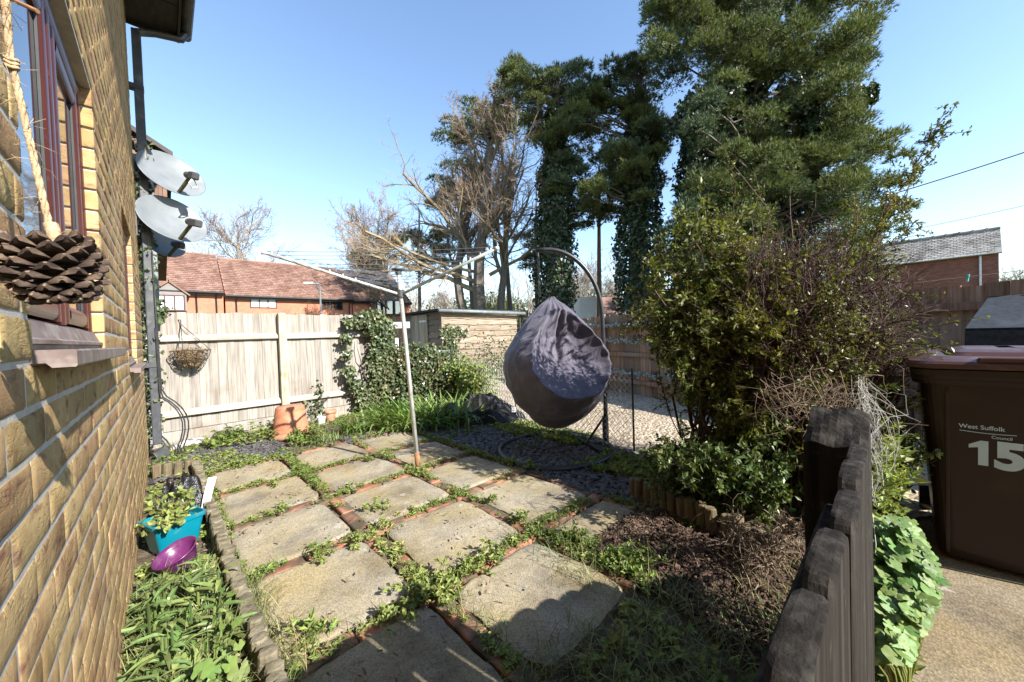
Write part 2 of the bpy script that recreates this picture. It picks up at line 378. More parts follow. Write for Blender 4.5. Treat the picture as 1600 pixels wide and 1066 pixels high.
M_cone = pmat('pine_cone_scale', [(.022,.014,.010), (.05,.031,.021), (.11,.077,.052)], 70, rough=.8, b=.5, bscale=180, bdist=.002, isl=.35)
M_conetip = pmat('pine_cone_tip', [(.10,.066,.045), (.18,.125,.09)], 90, rough=.85, isl=.3)
M_rope = pmat('jute_rope', [(.30,.20,.11), (.48,.36,.22)], 120, rough=.95, b=.6, bscale=300)
M_moss = pmat('dry_moss', [(.13,.085,.04), (.25,.17,.09)], 40, rough=1, isl=.4)
M_wire = pmat('dark_wire', [(.02,.02,.022), (.035,.035,.035)], 20, rough=.5)
M_galv = pmat('galvanised_wire', [(.42,.43,.42), (.6,.6,.58)], 20, rough=.5, metal=.1)
M_net = pmat('pale_netting', [(.24,.23,.21), (.40,.39,.36)], 30, rough=.8)
M_twig = pmat('dry_twig', [(.09,.06,.04), (.19,.135,.09)], 30, rough=.95, isl=.4)
M_tealline = pmat('teal_garland', [(.22,.34,.32), (.42,.52,.5)], 20, rough=.6, isl=.3)
M_peg = pmat('green_peg', [(.04,.30,.24), (.06,.36,.29)], 10, rough=.4)
# vegetation
M_pine = leafmat('pine_needles', (.095,.125,.045), .42, .02, .6, .25, .25, (.145,.165,.06))
M_pineblue = leafmat('blue_pine_needles', (.075,.11,.065), .4, .02, .6, .2, .25, (.11,.14,.07))
M_ivytree = leafmat('ivy_on_trunk', (.022,.038,.014), .4, .015, .38, .12, .5, (.04,.06,.02))
M_ivy = leafmat('ivy_leaf', (.06,.088,.034), .5, .02, .34, .15, .5, (.12,.135,.06))
M_barktree = pmat('tree_bark', [(.08,.067,.052), (.18,.15,.12)], 9, stretch=(3,3,.6), rough=.95, b=.6, bscale=20, bdist=.05)
M_barkred = pmat('pine_bark', [(.14,.08,.055), (.27,.17,.12)], 6, stretch=(3,3,.8), rough=.95, b=.5, bscale=12, bdist=.05)
M_branch = pmat('bare_branch', [(.17,.125,.075), (.28,.215,.13)], 1.5, rough=.95, isl=.25)
M_branchred = pmat('bare_reddish_branch', [(.20,.17,.14), (.31,.27,.225)], .8, rough=.95, isl=.25)
M_budtwig = pmat('budding_twig', [(.19,.13,.10), (.28,.205,.16)], .8, rough=.95, isl=.25)
M_bush = leafmat('bush_leaf', (.10,.125,.03), .55, .03, .42, .33, .3, (.185,.175,.045))
M_bushlow = leafmat('low_bush_leaf', (.07,.115,.035), .5, .02, .4, .25, .3, (.14,.16,.05))
M_bushwood = pmat('bush_twig', [(.05,.03,.022), (.11,.07,.05)], 20, rough=.9, isl=.3)
M_barberry = pmat('barberry_twig', [(.04,.02,.017), (.10,.058,.046)], 20, rough=.8, isl=.4)
M_yleaf = leafmat('yellowing_leaf', (.13,.14,.03), .4, .04, .4, .35, .4)
M_weed = leafmat('weed_leaf', (.17,.23,.055), .4, .03, .5, .32, .25, (.25,.28,.085))
M_grass = leafmat('grass_blade', (.13,.18,.05), .4, .03, .55, .3, .25, (.24,.24,.11))
M_broad = leafmat('broad_leaf', (.12,.175,.045), .45, .035, .4, .3, .4, (.19,.24,.085))
M_iris = leafmat('strap_leaf', (.14,.23,.05), .35, .02, .4, .3, .4, (.20,.27,.075))
M_mallow = leafmat('mallow_leaf', (.11,.19,.045), .35, .025, .5, .33, .3, (.16,.23,.06))
M_thatch = leafmat('dry_grass', (.30,.24,.12), .4, .01, .8, .25, .1)

# ------------------------------------------------------------------ plant kit
def frame(nrm, rng, roll=None):
    nrm = norm(nrm); a = rng.normal(size=nrm.shape); x = norm(np.cross(nrm, a)); return x, np.cross(nrm, x)
def leaves(mb, P, D, Nn, L, W, fold=.25, mi=0, n=2, droop=0.):
    """diamond leaves: base P, along D, facing Nn"""
    P = np.asarray(P, float); m = len(P); D = norm(D); Sd = norm(np.cross(D, Nn)); U = np.cross(Sd, D)
    L = np.broadcast_to(np.asarray(L, float), (m,))[:,None]; W = np.broadcast_to(np.asarray(W, float), (m,))[:,None]
    if n == 2:
        V = np.stack([P, P+D*L*.5+Sd*W*.5+U*W*fold, P+D*L-U*L*droop, P+D*L*.5-Sd*W*.5+U*W*fold], 1).reshape(-1,3)
        b = (np.arange(m)*4)[:,None,None]; F = (b+np.array([[0,1,2],[0,2,3]])[None]).reshape(-1,3)
    else:
        c1 = P+D*L*.35+U*L*.04; c2 = P+D*L*.7-U*L*droop*.3; tp = P+D*L-U*L*droop
        V = np.stack([P, c1, c2, tp, c1+Sd*W*.5+U*W*fold, c2+Sd*W*.42+U*W*fold, c1-Sd*W*.5+U*W*fold, c2-Sd*W*.42+U*W*fold], 1).reshape(-1,3)
        b = (np.arange(m)*8)[:,None,None]
        mb.add(V, (b+np.array([[0,4,1],[0,1,6],[2,5,3],[2,3,7]])[None]).reshape(-1,3), mi)
        off = mb.c.pop(); F3 = off[1][0]; F4 = (b+np.array([[1,4,5,2],[1,2,7,6]])[None]).reshape(-1,4)
        mb.c.append((off[0], [F3, F4], mi)); return
    mb.add(V, F, mi)
def blades(mb, P, D, H, W, rng, bend=.5, mi=0, k=3):
    """curved strap leaves rising from P, leaning along horizontal D"""
    P = np.asarray(P, float); m = len(P); D = norm(D*np.array([1,1,0])); Sd = np.cross(D, np.array([0,0,1.]))
    H = np.broadcast_to(np.asarray(H, float), (m,)); W = np.broadcast_to(np.asarray(W, float), (m,)); B = bend*rng.uniform(.3,1.4,m)
    rows = []
    for i in range(k+1):
        t = i/k; ang = B*t*1.5+.12
        c = P + D*(H*t*np.sin(ang))[:,None] + np.array([0,0,1.])*(H*t*np.cos(ang*.8))[:,None]
        wd = (W*.5*(1-t**2*.95)*(.6+.8*t if t < .5 else 1))[:,None]
        rows += [c-Sd*wd, c+Sd*wd]
    V = np.stack(rows, 1).reshape(-1,3); b = (np.arange(m)*2*(k+1))[:,None,None]
    q = np.array([[2*i,2*i+1,2*i+3,2*i+2] for i in range(k)])
    mb.add(V, (b+q[None]).reshape(-1,4), mi)
def tufts(mb, P, D, L, W, rng, k=7, spread=.9, mi=0):
    """needle tufts: k thin blades round D"""
    P = np.repeat(P, k, 0); D = np.repeat(norm(D), k, 0); m = len(P)
    D2 = norm(D+rng.normal(size=(m,3))*spread*.6); L = np.repeat(np.broadcast_to(L, (m//k,)), k)*rng.uniform(.6,1.2,m)
    X = norm(np.cross(D2, rng.normal(size=(m,3))))*W*.5
    V = np.stack([P-X, P+X, P+D2*L[:,None]], 1).reshape(-1,3)
    mb.add(V, np.arange(m*3).reshape(-1,3), mi)
class Wood:
    """recursive branching; gathers segments and twig points"""
    def __init__(s, seed): s.r = np.random.default_rng(seed); s.A=[]; s.B=[]; s.ra=[]; s.rb=[]; s.lv=[]; s.tips=[]; s.td=[]
    def branch(s, p, d, L, r, lv, prm):
        k = prm['k'][lv]; p = np.array(p, float); d = norm(np.array(d, float)); st = L/k
        for i in range(k):
            d = norm(d + s.r.normal(size=3)*prm['wander'][lv] + np.array([0,0,prm['up'][lv]])); q = p+d*st
            r2 = r*(1-(1-prm['taper'])/k)
            s.A.append(p); s.B.append(q); s.ra.append(r); s.rb.append(r2); s.lv.append(lv)
            p = q; r = r2
            if lv >= prm.get('leaf', 99): s.tips.append(p); s.td.append(d)
            if lv+1 < len(prm['k']) and (i+1)/k > prm['from'][lv]:
                nb = prm['n'][lv]; nb = int(nb) + (s.r.random() < nb-int(nb))
                for j in range(nb):
                    a = norm(np.cross(d, s.r.normal(size=3))); an = prm['ang'][lv]*s.r.uniform(.6,1.3)
                    s.branch(p, d*math.cos(an)+a*math.sin(an), L*prm['ratio'][lv]*s.r.uniform(.6,1.15)*(1.15-.5*(i+1)/k), max(r*prm['rr'], prm['rmin']), lv+1, prm)
    def stem(s, pts, r0, r1):
        for i in range(len(pts)-1):
            t0, t1 = i/(len(pts)-1), (i+1)/(len(pts)-1)
            s.A.append(pts[i]); s.B.append(pts[i+1]); s.ra.append(r0+(r1-r0)*t0); s.rb.append(r0+(r1-r0)*t1); s.lv.append(0)
    def mesh(s, mb, lo=0, hi=99, n=3, mi=0):
        lv = np.array(s.lv); k = (lv >= lo) & (lv <= hi)
        if k.any(): mb.segs(np.array(s.A)[k], np.array(s.B)[k], np.array(s.ra)[k], np.array(s.rb)[k], n, mi)
        return mb
def curve(p0, p1, sag, n=8, rng=None, jit=0.):
    p0, p1 = np.array(p0, float), np.array(p1, float); t = np.linspace(0,1,n)[:,None]
    P = p0+(p1-p0)*t + np.array(sag)*(4*t*(1-t))
    if rng is not None and jit: P[1:-1] += rng.normal(size=(n-2,3))*jit
    return P

# ================================================================== GROUND
rg = np.random.default_rng(5)
def sheet(name, poly, z, m, kind='structure', cuts=0):
    mb = MB(); mb.add([(x, y, z) for x, y in poly], [tuple(range(len(poly)))])
    o = mb.build(name, m); tag(o, kind=kind); return o
sheet('ground', [(-400,-300),(500,-300),(500,600),(-400,600)], -.03, M_ground)
# soil of the garden, gently uneven
def soil_sheet(name, x0, x1, y0, y1, z, amp, step, m, sd):
    xs = np.arange(x0, x1+step*.5, step); ys = np.arange(y0, y1+step*.5, step)
    X, Y = np.meshgrid(xs, ys, indexing='ij'); P = np.stack([X, Y, np.zeros_like(X)], -1)
    P[...,2] = z + amp*vnoise(P, 5, sd, 3)
    o = MB().grid(P).build(name, m, smooth=True); tag(o, kind='structure'); return o
soil_sheet('garden_soil', -.16, 3.7, .16, 6.3, -.012, .010, .05, M_soil, 3)
sheet('gravel_yard', [(3.0,.12),(7.4,-3),(9,11),(5.2,11.5),(3.68,5.9)], .006, M_gravel)
sheet('concrete_path', [(-1,-3.2),(6.2,-3.2),(5.4,.06),(1.3,.06),(-1,.03)], -.004, M_path)
soil_sheet('slate_bed', 2.24, 3.35, 1.25, 4.5, .0, .008, .05, M_slatebase, 4)
soil_sheet('slate_bed', -.14, .95, 4.5, 5.6, .0, .008, .05, M_slatebase, 6)
soil_sheet('mulch_bed', 1.55, 2.3, .22, 1.15, .012, .014, .03, M_mulchbase, 7)

# paving slabs with red brick between
PXS = [.22, .87, 1.57, 2.24]; PYS = [.80, 1.51, 2.26, 2.97, 3.69, 4.40]
rows = ['nearest the picket fence', 'in the second row from the picket fence', 'in the middle row of the patio', 'in the fourth row from the picket fence', 'in the farthest row by the weeds']
cols_ = ['beside the log kerb under the house wall', 'in the centre column', 'on the slate chip side']
look = {(0,0):'shaded grey', (0,1):'half shaded dirt strewn', (0,2):'moss yellow dappled', (1,0):'rough pale cracked edge', (1,1):'white lichen spotted', (1,2):'sandy buff dappled'}
for r in range(5):
    for c in range(3):
        g_ = .052
        x0, x1 = PXS[c]+(.05 if c == 0 else g_), PXS[c+1]-g_; y0, y1 = PYS[r]+g_, PYS[r+1]-g_
        y0 = 1.0 if (r == 0 and c == 2) else y0; a, b2 = rg.normal(size=2)*.012; x0 += a; x1 += b2; rot = rg.normal()*.012
        n = 40; u = np.linspace(0,1,n); U, V = np.meshgrid(u, u, indexing='ij')
        X = x0+(x1-x0)*U; Y = y0+(y1-y0)*V
        # rounded worn corners and ragged edge
        ex = np.minimum(U,1-U)*(x1-x0); ey = np.minimum(V,1-V)*(y1-y0); cx, cy = (x0+x1)/2, (y0+y1)/2
        P0 = np.stack([X, Y, np.zeros_like(X)], -1)
        rad = .07+.05*rg.random(); dx = np.maximum(rad-ex,0); dy = np.maximum(rad-ey,0); q = np.hypot(dx,dy); sq = np.where(q > 1e-6, np.maximum(dx,dy)/np.maximum(q,1e-6), 1)
        pull = .6*(1-sq)
        X = X-(np.sign(U-.5)*dx*pull); Y = Y-(np.sign(V-.5)*dy*pull)
        edge = np.clip(1-np.minimum(ex,ey)/.06, 0, 1)
        rag = vnoise(P0, 9, 11, 3)*.016*edge
        X += rag*np.sign(.5-U)*(ex < ey+.03); Y += rag*np.sign(.5-V)*(ey < ex+.03)
        Z = .019 - .008*np.clip(1-np.minimum(ex,ey)/.018,0,1)**2 + .003*vnoise(P0, 6, 12, 3) + .002*vnoise(P0, 40, 13, 2) + (U-.5)*rg.normal()*.008 + (V-.5)*rg.normal()*.008
        c_, s_ = math.cos(rot), math.sin(rot); X, Y = cx+(X-cx)*c_-(Y-cy)*s_, cy+(X-cx)*s_+(Y-cy)*c_
        P = np.stack([X, Y, Z], -1); mb = MB(); mb.grid(P)
        ring = np.concatenate([P[:,0], P[-1,1:], P[-2::-1,-1], P[0,-2:0:-1]]); low = ring.copy(); low[:,2] = -.03
        mb.grid(np.stack([ring, low], 1)[::-1], closed_u=True)
        o = mb.build('paving_slab', M_slab, smooth=True)
        tag(o, '%s paving slab %s, %s' % (look.get((r,c), 'sunlit grey'), rows[r], cols_[c]), 'paving slab', 'concrete slabs of the patio')
mb = MB()
def brick_line(p, q):
    L = np.hypot(q[0]-p[0], q[1]-p[1]); n = max(1, int(L/.22)); d = np.array([q[0]-p[0], q[1]-p[1], 0])/L; s = np.array([-d[1], d[0], 0])
    for i in range(n):
        c = np.array([p[0], p[1], -.008+rg.normal()*.004])+d*(i+.5)*L/n+s*rg.normal()*.006
        dd = norm(d+s*rg.normal()*.03); mb.obox(c, dd*(L/n*.5-.004), np.cross([0,0,1.],dd)*.044, np.array([0,0,.022]), bev=.006)
for r in range(1,6): brick_line((PXS[0]+.05, PYS[r]), (PXS[3], PYS[r]))
for c in (1,2,3):
    for r in range(5): brick_line((PXS[c], PYS[r]+.05), (PXS[c], PYS[r+1]-.05))
tag(mb.build('brick_path_joints', M_redbrick), kind='structure')

# slate chips, bark chips, litter (nobody could count them)
def chips(name, P, size, thick, m, long=1.6, tilt=.35, seed=0):
    r = np.random.default_rng(seed); n = len(P); a = r.uniform(0, 2*np.pi, n); nn = norm(np.stack([r.normal(size=n)*tilt, r.normal(size=n)*tilt, np.ones(n)], -1))
    x = norm(np.cross(nn, np.stack([np.cos(a), np.sin(a), np.zeros(n)], -1))); y = np.cross(nn, x)
    sx = size*r.uniform(.5,1.3,n)*long; sy = size*r.uniform(.5,1.2,n); k = 6; V = []
    ang = np.arange(k)*2*np.pi/k
    for t, h in ((1., 0), (.92, 1)):
        for j in range(k):
            w_ = r.uniform(.6,1.1,n)*t
            V.append(P + x*(np.cos(ang[j])*sx*w_)[:,None] + y*(np.sin(ang[j])*sy*w_)[:,None] + nn*(h*thick))
    V = np.stack(V, 1).reshape(-1,3); b = (np.arange(n)*2*k)[:,None,None]
    F6 = (b+np.arange(k,2*k)[None,None]).reshape(-1,k); F4 = (b+np.array([[j,(j+1)%k,k+(j+1)%k,k+j] for j in range(k)])[None]).reshape(-1,4)
    mb = MB(); mb.c.append((V, [F6, F4], 0)); o = mb.build(name, m); tag(o, kind='stuff'); return o
def scatter(n, x0, x1, y0, y1, z, rng, keep=None):
    P = np.stack([rng.uniform(x0,x1,n), rng.uniform(y0,y1,n), np.full(n, z)+rng.uniform(0,.012,n)], -1)
    return P if keep is None else P[keep(P)]
P = np.concatenate([scatter(8200, 2.22, 3.3, 1.3, 4.6, .004, rg), scatter(900, 1.5, 2.6, 4.3, 4.7, .002, rg)])
chips('slate_chips', P, .021, .006, M_slate, 1.5, .3, 1)
chips('slate_chips', scatter(2400, -.1, .95, 4.5, 5.6, .003, rg), .018, .005, M_slate, 1.4, .3, 2)
def mulch_keep(P):
    return vnoise(P, 2.5, 5)*.15 < np.minimum(np.minimum(P[:,0]-1.55+.25*(P[:,1] > .82)*0, 2.33-P[:,0]), np.minimum(P[:,1]-.15, 1.2-P[:,1]))+.1
chips('bark_chips', scatter(6500, 1.45, 2.4, .15, 1.2, .016, rg, mulch_keep), .0085, .005, M_bark, 2.6, .5, 3)
chips('dry_litter', np.concatenate([scatter(900, .2, 2.3, .8, 4.4, .036, rg, lambda P: vnoise(P, 3, 8, 2) > .12), scatter(500, -.1,.2,1,4.5,.0,rg), scatter(500,2.2,3.3,1.2,4.5,.01,rg)]), .006, .003, M_debris, 2.4, .5, 4)

# ================================================================== HOUSE ON THE LEFT
WX = -.157; WEND = 5.36; WTOP = 4.62
house = thing('brick_house', (-.6, 2.5, 0), 'buff brick house wall with mahogany framed windows, dark eaves and grey downpipe', 'house')
W1 = (.985, 2.03, 1.2, 2.14); W2 = (3.28, 4.2, 1.07, 2.09)
mb = MB(); mo = MB(); rb = np.random.default_rng(2)
course = .075; nz = int(WTOP/course)+1
def brick(y0, y1, z0, z1):
    ny, nzv = (9, 5) if y0 < 2.6 and z0 < 2.6 else (5, 4)
    jx = rb.normal()*.0007
    tv = np.concatenate([[0,.03],np.linspace(.12,.88,ny-4),[.97,1]]) if ny > 5 else np.array([0,.05,.5,.95,1])
    tz = np.concatenate([[0,.08],np.linspace(.3,.7,nzv-4),[.92,1]]) if nzv > 4 else np.array([0,.1,.9,1])
    U, V = np.meshgrid(tv, tz, indexing='ij'); Y = y0+(y1-y0)*U; Z = z0+(z1-z0)*V
    e = np.minimum(np.minimum(U,1-U)*(y1-y0), np.minimum(V,1-V)*(z1-z0))
    X = WX + jx - .0022*np.clip(1-e/.003,0,1)**2
    P = np.stack([X, Y, Z], -1); nn = vnoise(P, 45, 3, 3)
    P[...,0] += nn*.0005; P[...,1] += vnoise(P, 30, 4, 2)*.0022*(e < .01); P[...,2] += vnoise(P, 30, 5, 2)*.0022*(e < .01)
    mb.grid(P)
    ring = np.concatenate([P[:,0], P[-1,1:], P[-2::-1,-1], P[0,-2:0:-1]]); low = ring.copy(); low[:,0] = WX-.075
    mb.grid(np.stack([ring, low], 1)[::-1], closed_u=True)
for k in range(nz):
    z0, z1 = k*course+.005-.02, k*course+course-.005-.02
    y = -1.2 + (.1125 if k % 2 else 0)
    while y < WEND:
        a, b_ = y+.005, min(y+.22, WEND); y += .225
        segs_ = [(a, b_)]
        for (oy0, oy1, oz0, oz1) in (W1, W2):
            if z1 > oz0+.01 and z0 < oz1-.01:
                new = []
                for (s0, s1) in segs_:
                    if s1 <= oy0 or s0 >= oy1: new.append((s0,s1))
                    else:
                        if s0 < oy0-.02: new.append((s0, oy0))
                        if s1 > oy1+.02: new.append((oy1, s1))
                segs_ = new
        for s0, s1 in segs_:
            if s1-s0 > .015: brick(s0, s1, z0, z1)
mb.build('wall', M_brick, house, smooth=True)
MX = WX-.0026
cut_y = sorted({-1.2, WEND-.006, W1[0]-.008, W1[1]+.008, W2[0]-.008, W2[1]+.008})
for i in range(len(cut_y)-1):
    a, b_ = cut_y[i], cut_y[i+1]; op = None
    for wv in (W1, W2):
        if abs(a-(wv[0]-.008)) < 1e-6: op = wv
    if op is None: mo.box((-.42,a,-.1),(MX,b_,WTOP))
    else: mo.box((-.42,a,-.1),(MX,b_,op[2]-.006)); mo.box((-.42,a,op[3]+.008),(MX,b_,WTOP))
mo.build('mortar', M_mortar, house)
# windows
FX = WX-.040
def lobe(mb, y, z0, z1, w_, x, depth):
    """vertical frame member with a rounded moulding"""
    a = np.linspace(-1,1,9); prof = [( x+depth*(1-abs(t)**2.6), y+t*w_/2) for t in a]
    P = np.array([[(px, py, zz) for zz in (z0,z1)] for px, py in prof]); mb.grid(P)
    mb.box((x-.05, y-w_/2, z0), (x+.0006, y+w_/2, z1))
def hlobe(mb, z, y0, y1, h_, x, depth):
    a = np.linspace(-1,1,9); P = np.array([[(x+depth*(1-abs(t)**2.6), yy, z+t*h_/2) for yy in (y1,y0)] for t in a]); mb.grid(P)
    mb.box((x-.05, y0, z-h_/2), (x+.0006, y1, z+h_/2))
def window(wv, splits):
    y0, y1, z0, z1 = wv
    fr = MB()
    for yy in (y0+.03, y1-.03): lobe(fr, yy, z0, z1, .06, FX, .012)
    for zz in (z0+.035, z1-.03): hlobe(fr, zz, y0+.06, y1-.06, .06, FX, .012)
    for s in splits: lobe(fr, s, z0+.065, z1-.06, .062, FX-.002, .012)
    f = fr.build('window', M_upvc, house)
    edges = [y0+.06]+[v for s in splits for v in (s-.031, s+.031)]+[y1-.06]
    for i in range(0, len(edges), 2):
        a, b_ = edges[i]+.002, edges[i+1]-.002
        sash = MB()
        for yy in (a+.028, b_-.028): lobe(sash, yy, z0+.07, z1-.065, .054, FX+.002, .008)
        for zz in (z0+.098, z1-.09): hlobe(sash, zz, a+.056, b_-.056, .05, FX+.002, .008)
        sash.build('sash', M_upvc, f)
        gl = MB(); gl.box((FX-.03, a+.045, z0+.11), (FX-.003, b_-.045, z1-.10)); gl.build('pane', M_glass, f)
        se = MB()
        for yy in (a+.0565, b_-.0565): se.box((FX-.0025, yy-.003, z0+.122), (FX+.003, yy+.003, z1-.114))
        se.build('seal', M_seal, f)
    return f
w1 = window(W1, [1.53]); w2 = window(W2, [3.74])
def sill(y0, y1, zt, near):
    m = MB(); P = []
    prof = [(WX-.05,zt+.001),(WX+.045,zt),(WX+.048,zt-.003),(WX+.048,zt-.027),(WX+.046,zt-.030),(WX+.020,zt-.030),(WX+.014,zt-.022),(WX-.05,zt-.020)]
    n = len(prof); V = [(x,y0,z) for x,z in prof]+[(x,y1,z) for x,z in prof]
    m.add(V, [tuple(range(n)), tuple(range(2*n-1,n-1,-1))]+[(i,n+i,n+(i+1)%n,(i+1)%n) for i in range(n)])
    return m
sill(.975, 2.12, 1.2, 1).build('sill', M_cill, w1)
sill(3.25, 4.28, 1.07, 1).build('sill', M_cill, w2)
for f, (y0,y1,z0,z1) in ((w1,W1),(w2,W2)):          # stepped plastic cill under the frame
    m = MB(); prof = [(FX-.05,z0+.06),(FX+.014,z0+.058),(FX+.026,z0+.024),(FX+.034,z0+.020),(FX+.034,z0+.012),(FX+.026,z0+.010),(FX+.026,z0+.001),(FX-.05,z0+.001)]
    n = len(prof); V = [(x,y0+.002,z) for x,z in prof]+[(x,y1-.002,z) for x,z in prof]
    m.add(V, [tuple(range(n)), tuple(range(2*n-1,n-1,-1))]+[(i,n+i,n+(i+1)%n,(i+1)%n) for i in range(n)]); m.build('cill', M_cill, f)
lg = MB(); lg.box((-3.2,-9.,-.1),(WX-.002,-1.201,WTOP)); lg.build('sky_blocking_wall', M_brick, house)  # unseen wall length added to block sky light from behind the camera
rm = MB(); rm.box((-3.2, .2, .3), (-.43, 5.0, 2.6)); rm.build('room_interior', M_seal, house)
# eaves
m = MB(); m.box((-.40,-1.2,WTOP+.002),(.235,5.50,WTOP+.02))
for k in range(9): m.box((WX+.004,-1.1+k*.76,WTOP-.004),(.23,-1.085+k*.76,WTOP+.001))
m.build('soffit', M_soffit, house)
m = MB(); m.box((.236,-1.2,WTOP-.035),(.256,5.52,WTOP+.17)); m.box((-.40,5.501,WTOP-.035),(.235,5.52,WTOP+.30)); m.build('fascia', M_soffit, house)
m = MB(); a = np.linspace(0,np.pi,9)
P = np.array([[(.312-.055*math.cos(t), yy, WTOP+.10-.06*math.sin(t)) for yy in (-1.2,5.56)] for t in a]); m.grid(P)
P2 = np.array([[(.312-.052*math.cos(t), yy, WTOP+.10-.057*math.sin(t)) for yy in (5.56,-1.2)] for t in a]); m.grid(P2)
m.add([(.312-.055*math.cos(t),5.56,WTOP+.10-.06*math.sin(t)) for t in a], [tuple(range(9))]); m.build('gutter', M_gutter, house)
m = MB(); V = [(.36,-9.2,WTOP+.16),(.36,5.62,WTOP+.16),(-3.6,5.62,WTOP+2.6),(-3.6,-9.2,WTOP+2.6)]; V += [(x,y,z+.06) for x,y,z in V]
m.add(V, [(0,3,2,1),(4,5,6,7),(0,1,5,4),(1,2,6,5),(2,3,7,6),(3,0,4,7)]); m.build('roof', M_tile, house)
# square downpipe on the corner
dp = MB(); px, py = -.088, 5.44
dp.obox((px,py,2.33), (.037,0,0),(0,.037,0),(0,0,2.17), bev=.008)
dp.tube([(.31,py,WTOP+.05),(.27,py,WTOP-.03),(.05,py,WTOP-.08),(px,py,WTOP-.14)], .036, 10)
for z in (1.0, 2.55, 3.9): dp.obox((px-.02,py,z), (.06,0,0),(0,.044,0),(0,0,.025), bev=.006)
dp.obox((px+.03,py-.03,.06), (.05,0,.03),(0,.036,0),(-.02,0,.05), bev=.008)
dp.build('downpipe', M_gutter, house)

# cable loops at the foot of the pipe
m = MB()
for k, (ox, oy) in enumerate(((.02,-.05),(.05,-.03),(.0,-.06))):
    m.tube(np.concatenate([curve((px+.03+ox*.2,py-.05,2.2-k*.4),(px+.035+ox*.3,py-.055,.75),(0,0,0),6), curve((px+.04+ox,py-.06,.66),(px+.15+ox,py-.05+oy,.10),(.10,0,.03),8), curve((px+.16+ox,py-.05+oy,.05),(px+.02+ox,py-.10,.02),(.02,0,-.01),4)]), .0075, 6)
tag(m.build('cable', M_cable, smooth=True), 'black cables looping down beside the foot of the grey downpipe', 'cable')

# satellite dishes
def dish(loc, W_, H_, label, white=False, off=0, bigl=False):
    t = thing('satellite_dish', loc, label, 'satellite dish', 'satellite dishes on the corner of the brick house')
    # the dish opens towards +x,-y, tipped back
    nrm = norm(np.array([.40,-.86,.42])); right = norm(np.cross(np.array([0,0,1.]), nrm)); right = -right if right[0] < 0 else right; up = norm(np.cross(nrm, right)); up = up if up[2] > 0 else -up
    c = np.array(loc, float)
    m = MB(); R = np.linspace(0,1,9); A = np.linspace(0,2*np.pi,41)
    def pt(r, a, back): return c + right*(W_/2*r*math.cos(a)) + up*(H_/2*r*math.sin(a)) + nrm*(.07*(r*r-1)-back)
    m.grid(np.array([[pt(r,a,0) for r in R] for a in A])); m.grid(np.array([[pt(r,a,.006) for r in R[::-1]] for a in A]))
    m.grid(np.array([[pt(1,a,0),pt(1.025,a,.004),pt(1.0,a,.012)] for a in A]))
    for sx in (-.05,.05):
        for sy in (-.08,.08): m.lathe([(0,.004),(.006,.003),(.006,0)], c+right*sx*1.2+up*sy-nrm*.066, 8)
    m.build('reflector', M_dish, t, smooth=True)
    m = MB(); b0 = c-up*(H_/2*.93)-nrm*.02; tip = c+nrm*(.30*H_/.6)-up*(H_*.40)
    d = norm(tip-b0); s_ = norm(np.cross(d, up)); m.obox((b0+tip)/2, (tip-b0)/2, s_*.013, np.cross(d,s_)*.016, bev=.004); m.build('arm', M_olive, t)
    m = MB(); f = norm(c-tip); e = norm(np.cross(f, right)); hl = .075 if bigl else .05
    m.obox(tip-f*.04, f*hl, right*.034, e*.038, bev=.012); m.tube([tip+f*.02, tip+f*.07], [.03,.036], 12); m.build('receiver_head', M_lnb, t, smooth=False)
    if white:
        m = MB(); m.tube([tip-f*.06+e*0, tip-f*.05-np.array([0,0,.09])-right*.05, tip-np.array([0,0,.13]), tip-np.array([0,0,.10])+right*.05, tip+right*.02-np.array([0,0,.02])], .006, 6); m.build('white_cable', M_white, t, smooth=True)
    m = MB(); wp = np.array([WX-.02, 5.34, loc[2]-.03]); m.tube([c-nrm*.075, c-nrm*.15, wp+np.array([.05,0,0]), wp], .018, 8); m.obox(c-nrm*.10, right*.06, up*.08, nrm*.02, bev=.006); m.box((WX-.01,5.24,loc[2]-.12),(WX+.008,5.355,loc[2]+.06)); m.build('wall_bracket', M_gutter, t)
    return t
dish(PY(270,271,5.42), .60, .52, 'uppermost grey satellite dish with a white cable loop under its receiver', True)
dish(PY(271,342,5.36), .61, .54, 'middle satellite dish carrying the shadow of the one above and a large receiver', False, 0, True)
dish(PY(258,378,6.0), .40, .40, 'small satellite dish, lowest of the three by the downpipe')

# neighbouring house end beyond the corner
nb = thing('brick_house', (-2, 9, 0), 'dark tile hung house end seen behind the satellite dishes', 'house')
m = MB(); y0 = 7.3
V = [(-4.,y0,2.75),(.10,y0,2.75),(.10,y0,3.95),(-4.,y0,6.3),(-4.,12,2.75),(.10,12,2.75),(.10,12,3.95),(-4.,12,6.3)]
m.add(V, [(0,1,2,3),(1,5,6,2),(5,4,7,6),(4,0,3,7),(3,2,6,7),(0,4,5,1)])
for k in range(14):
    for zc in range(3): m.box((-.55+k*.048, y0-.022-.004*(k%2), 2.76+zc*.38), (-.55+k*.048+.043, y0-.002, 2.76+zc*.38+.36))
m.box((-4.,y0+.1,-.1),(-.22,12,2.745))
m.build('wall', M_tile, nb)
m = MB(); V = [(.20,y0-.06,3.95),(.20,12,3.95),(-4,12,6.42),(-4,y0-.06,6.42)]; V += [(x,y,z+.07) for x,y,z in V]
m.add(V, [(0,3,2,1),(4,5,6,7),(0,1,5,4),(1,2,6,5),(2,3,7,6),(3,0,4,7)]); m.build('roof', M_soffit, nb)
m = MB(); m.obox((-.05,y0-.06,1.9),(.03,0,0),(0,.03,0),(0,0,1.9),bev=.006); m.build('downpipe', M_dish, nb)

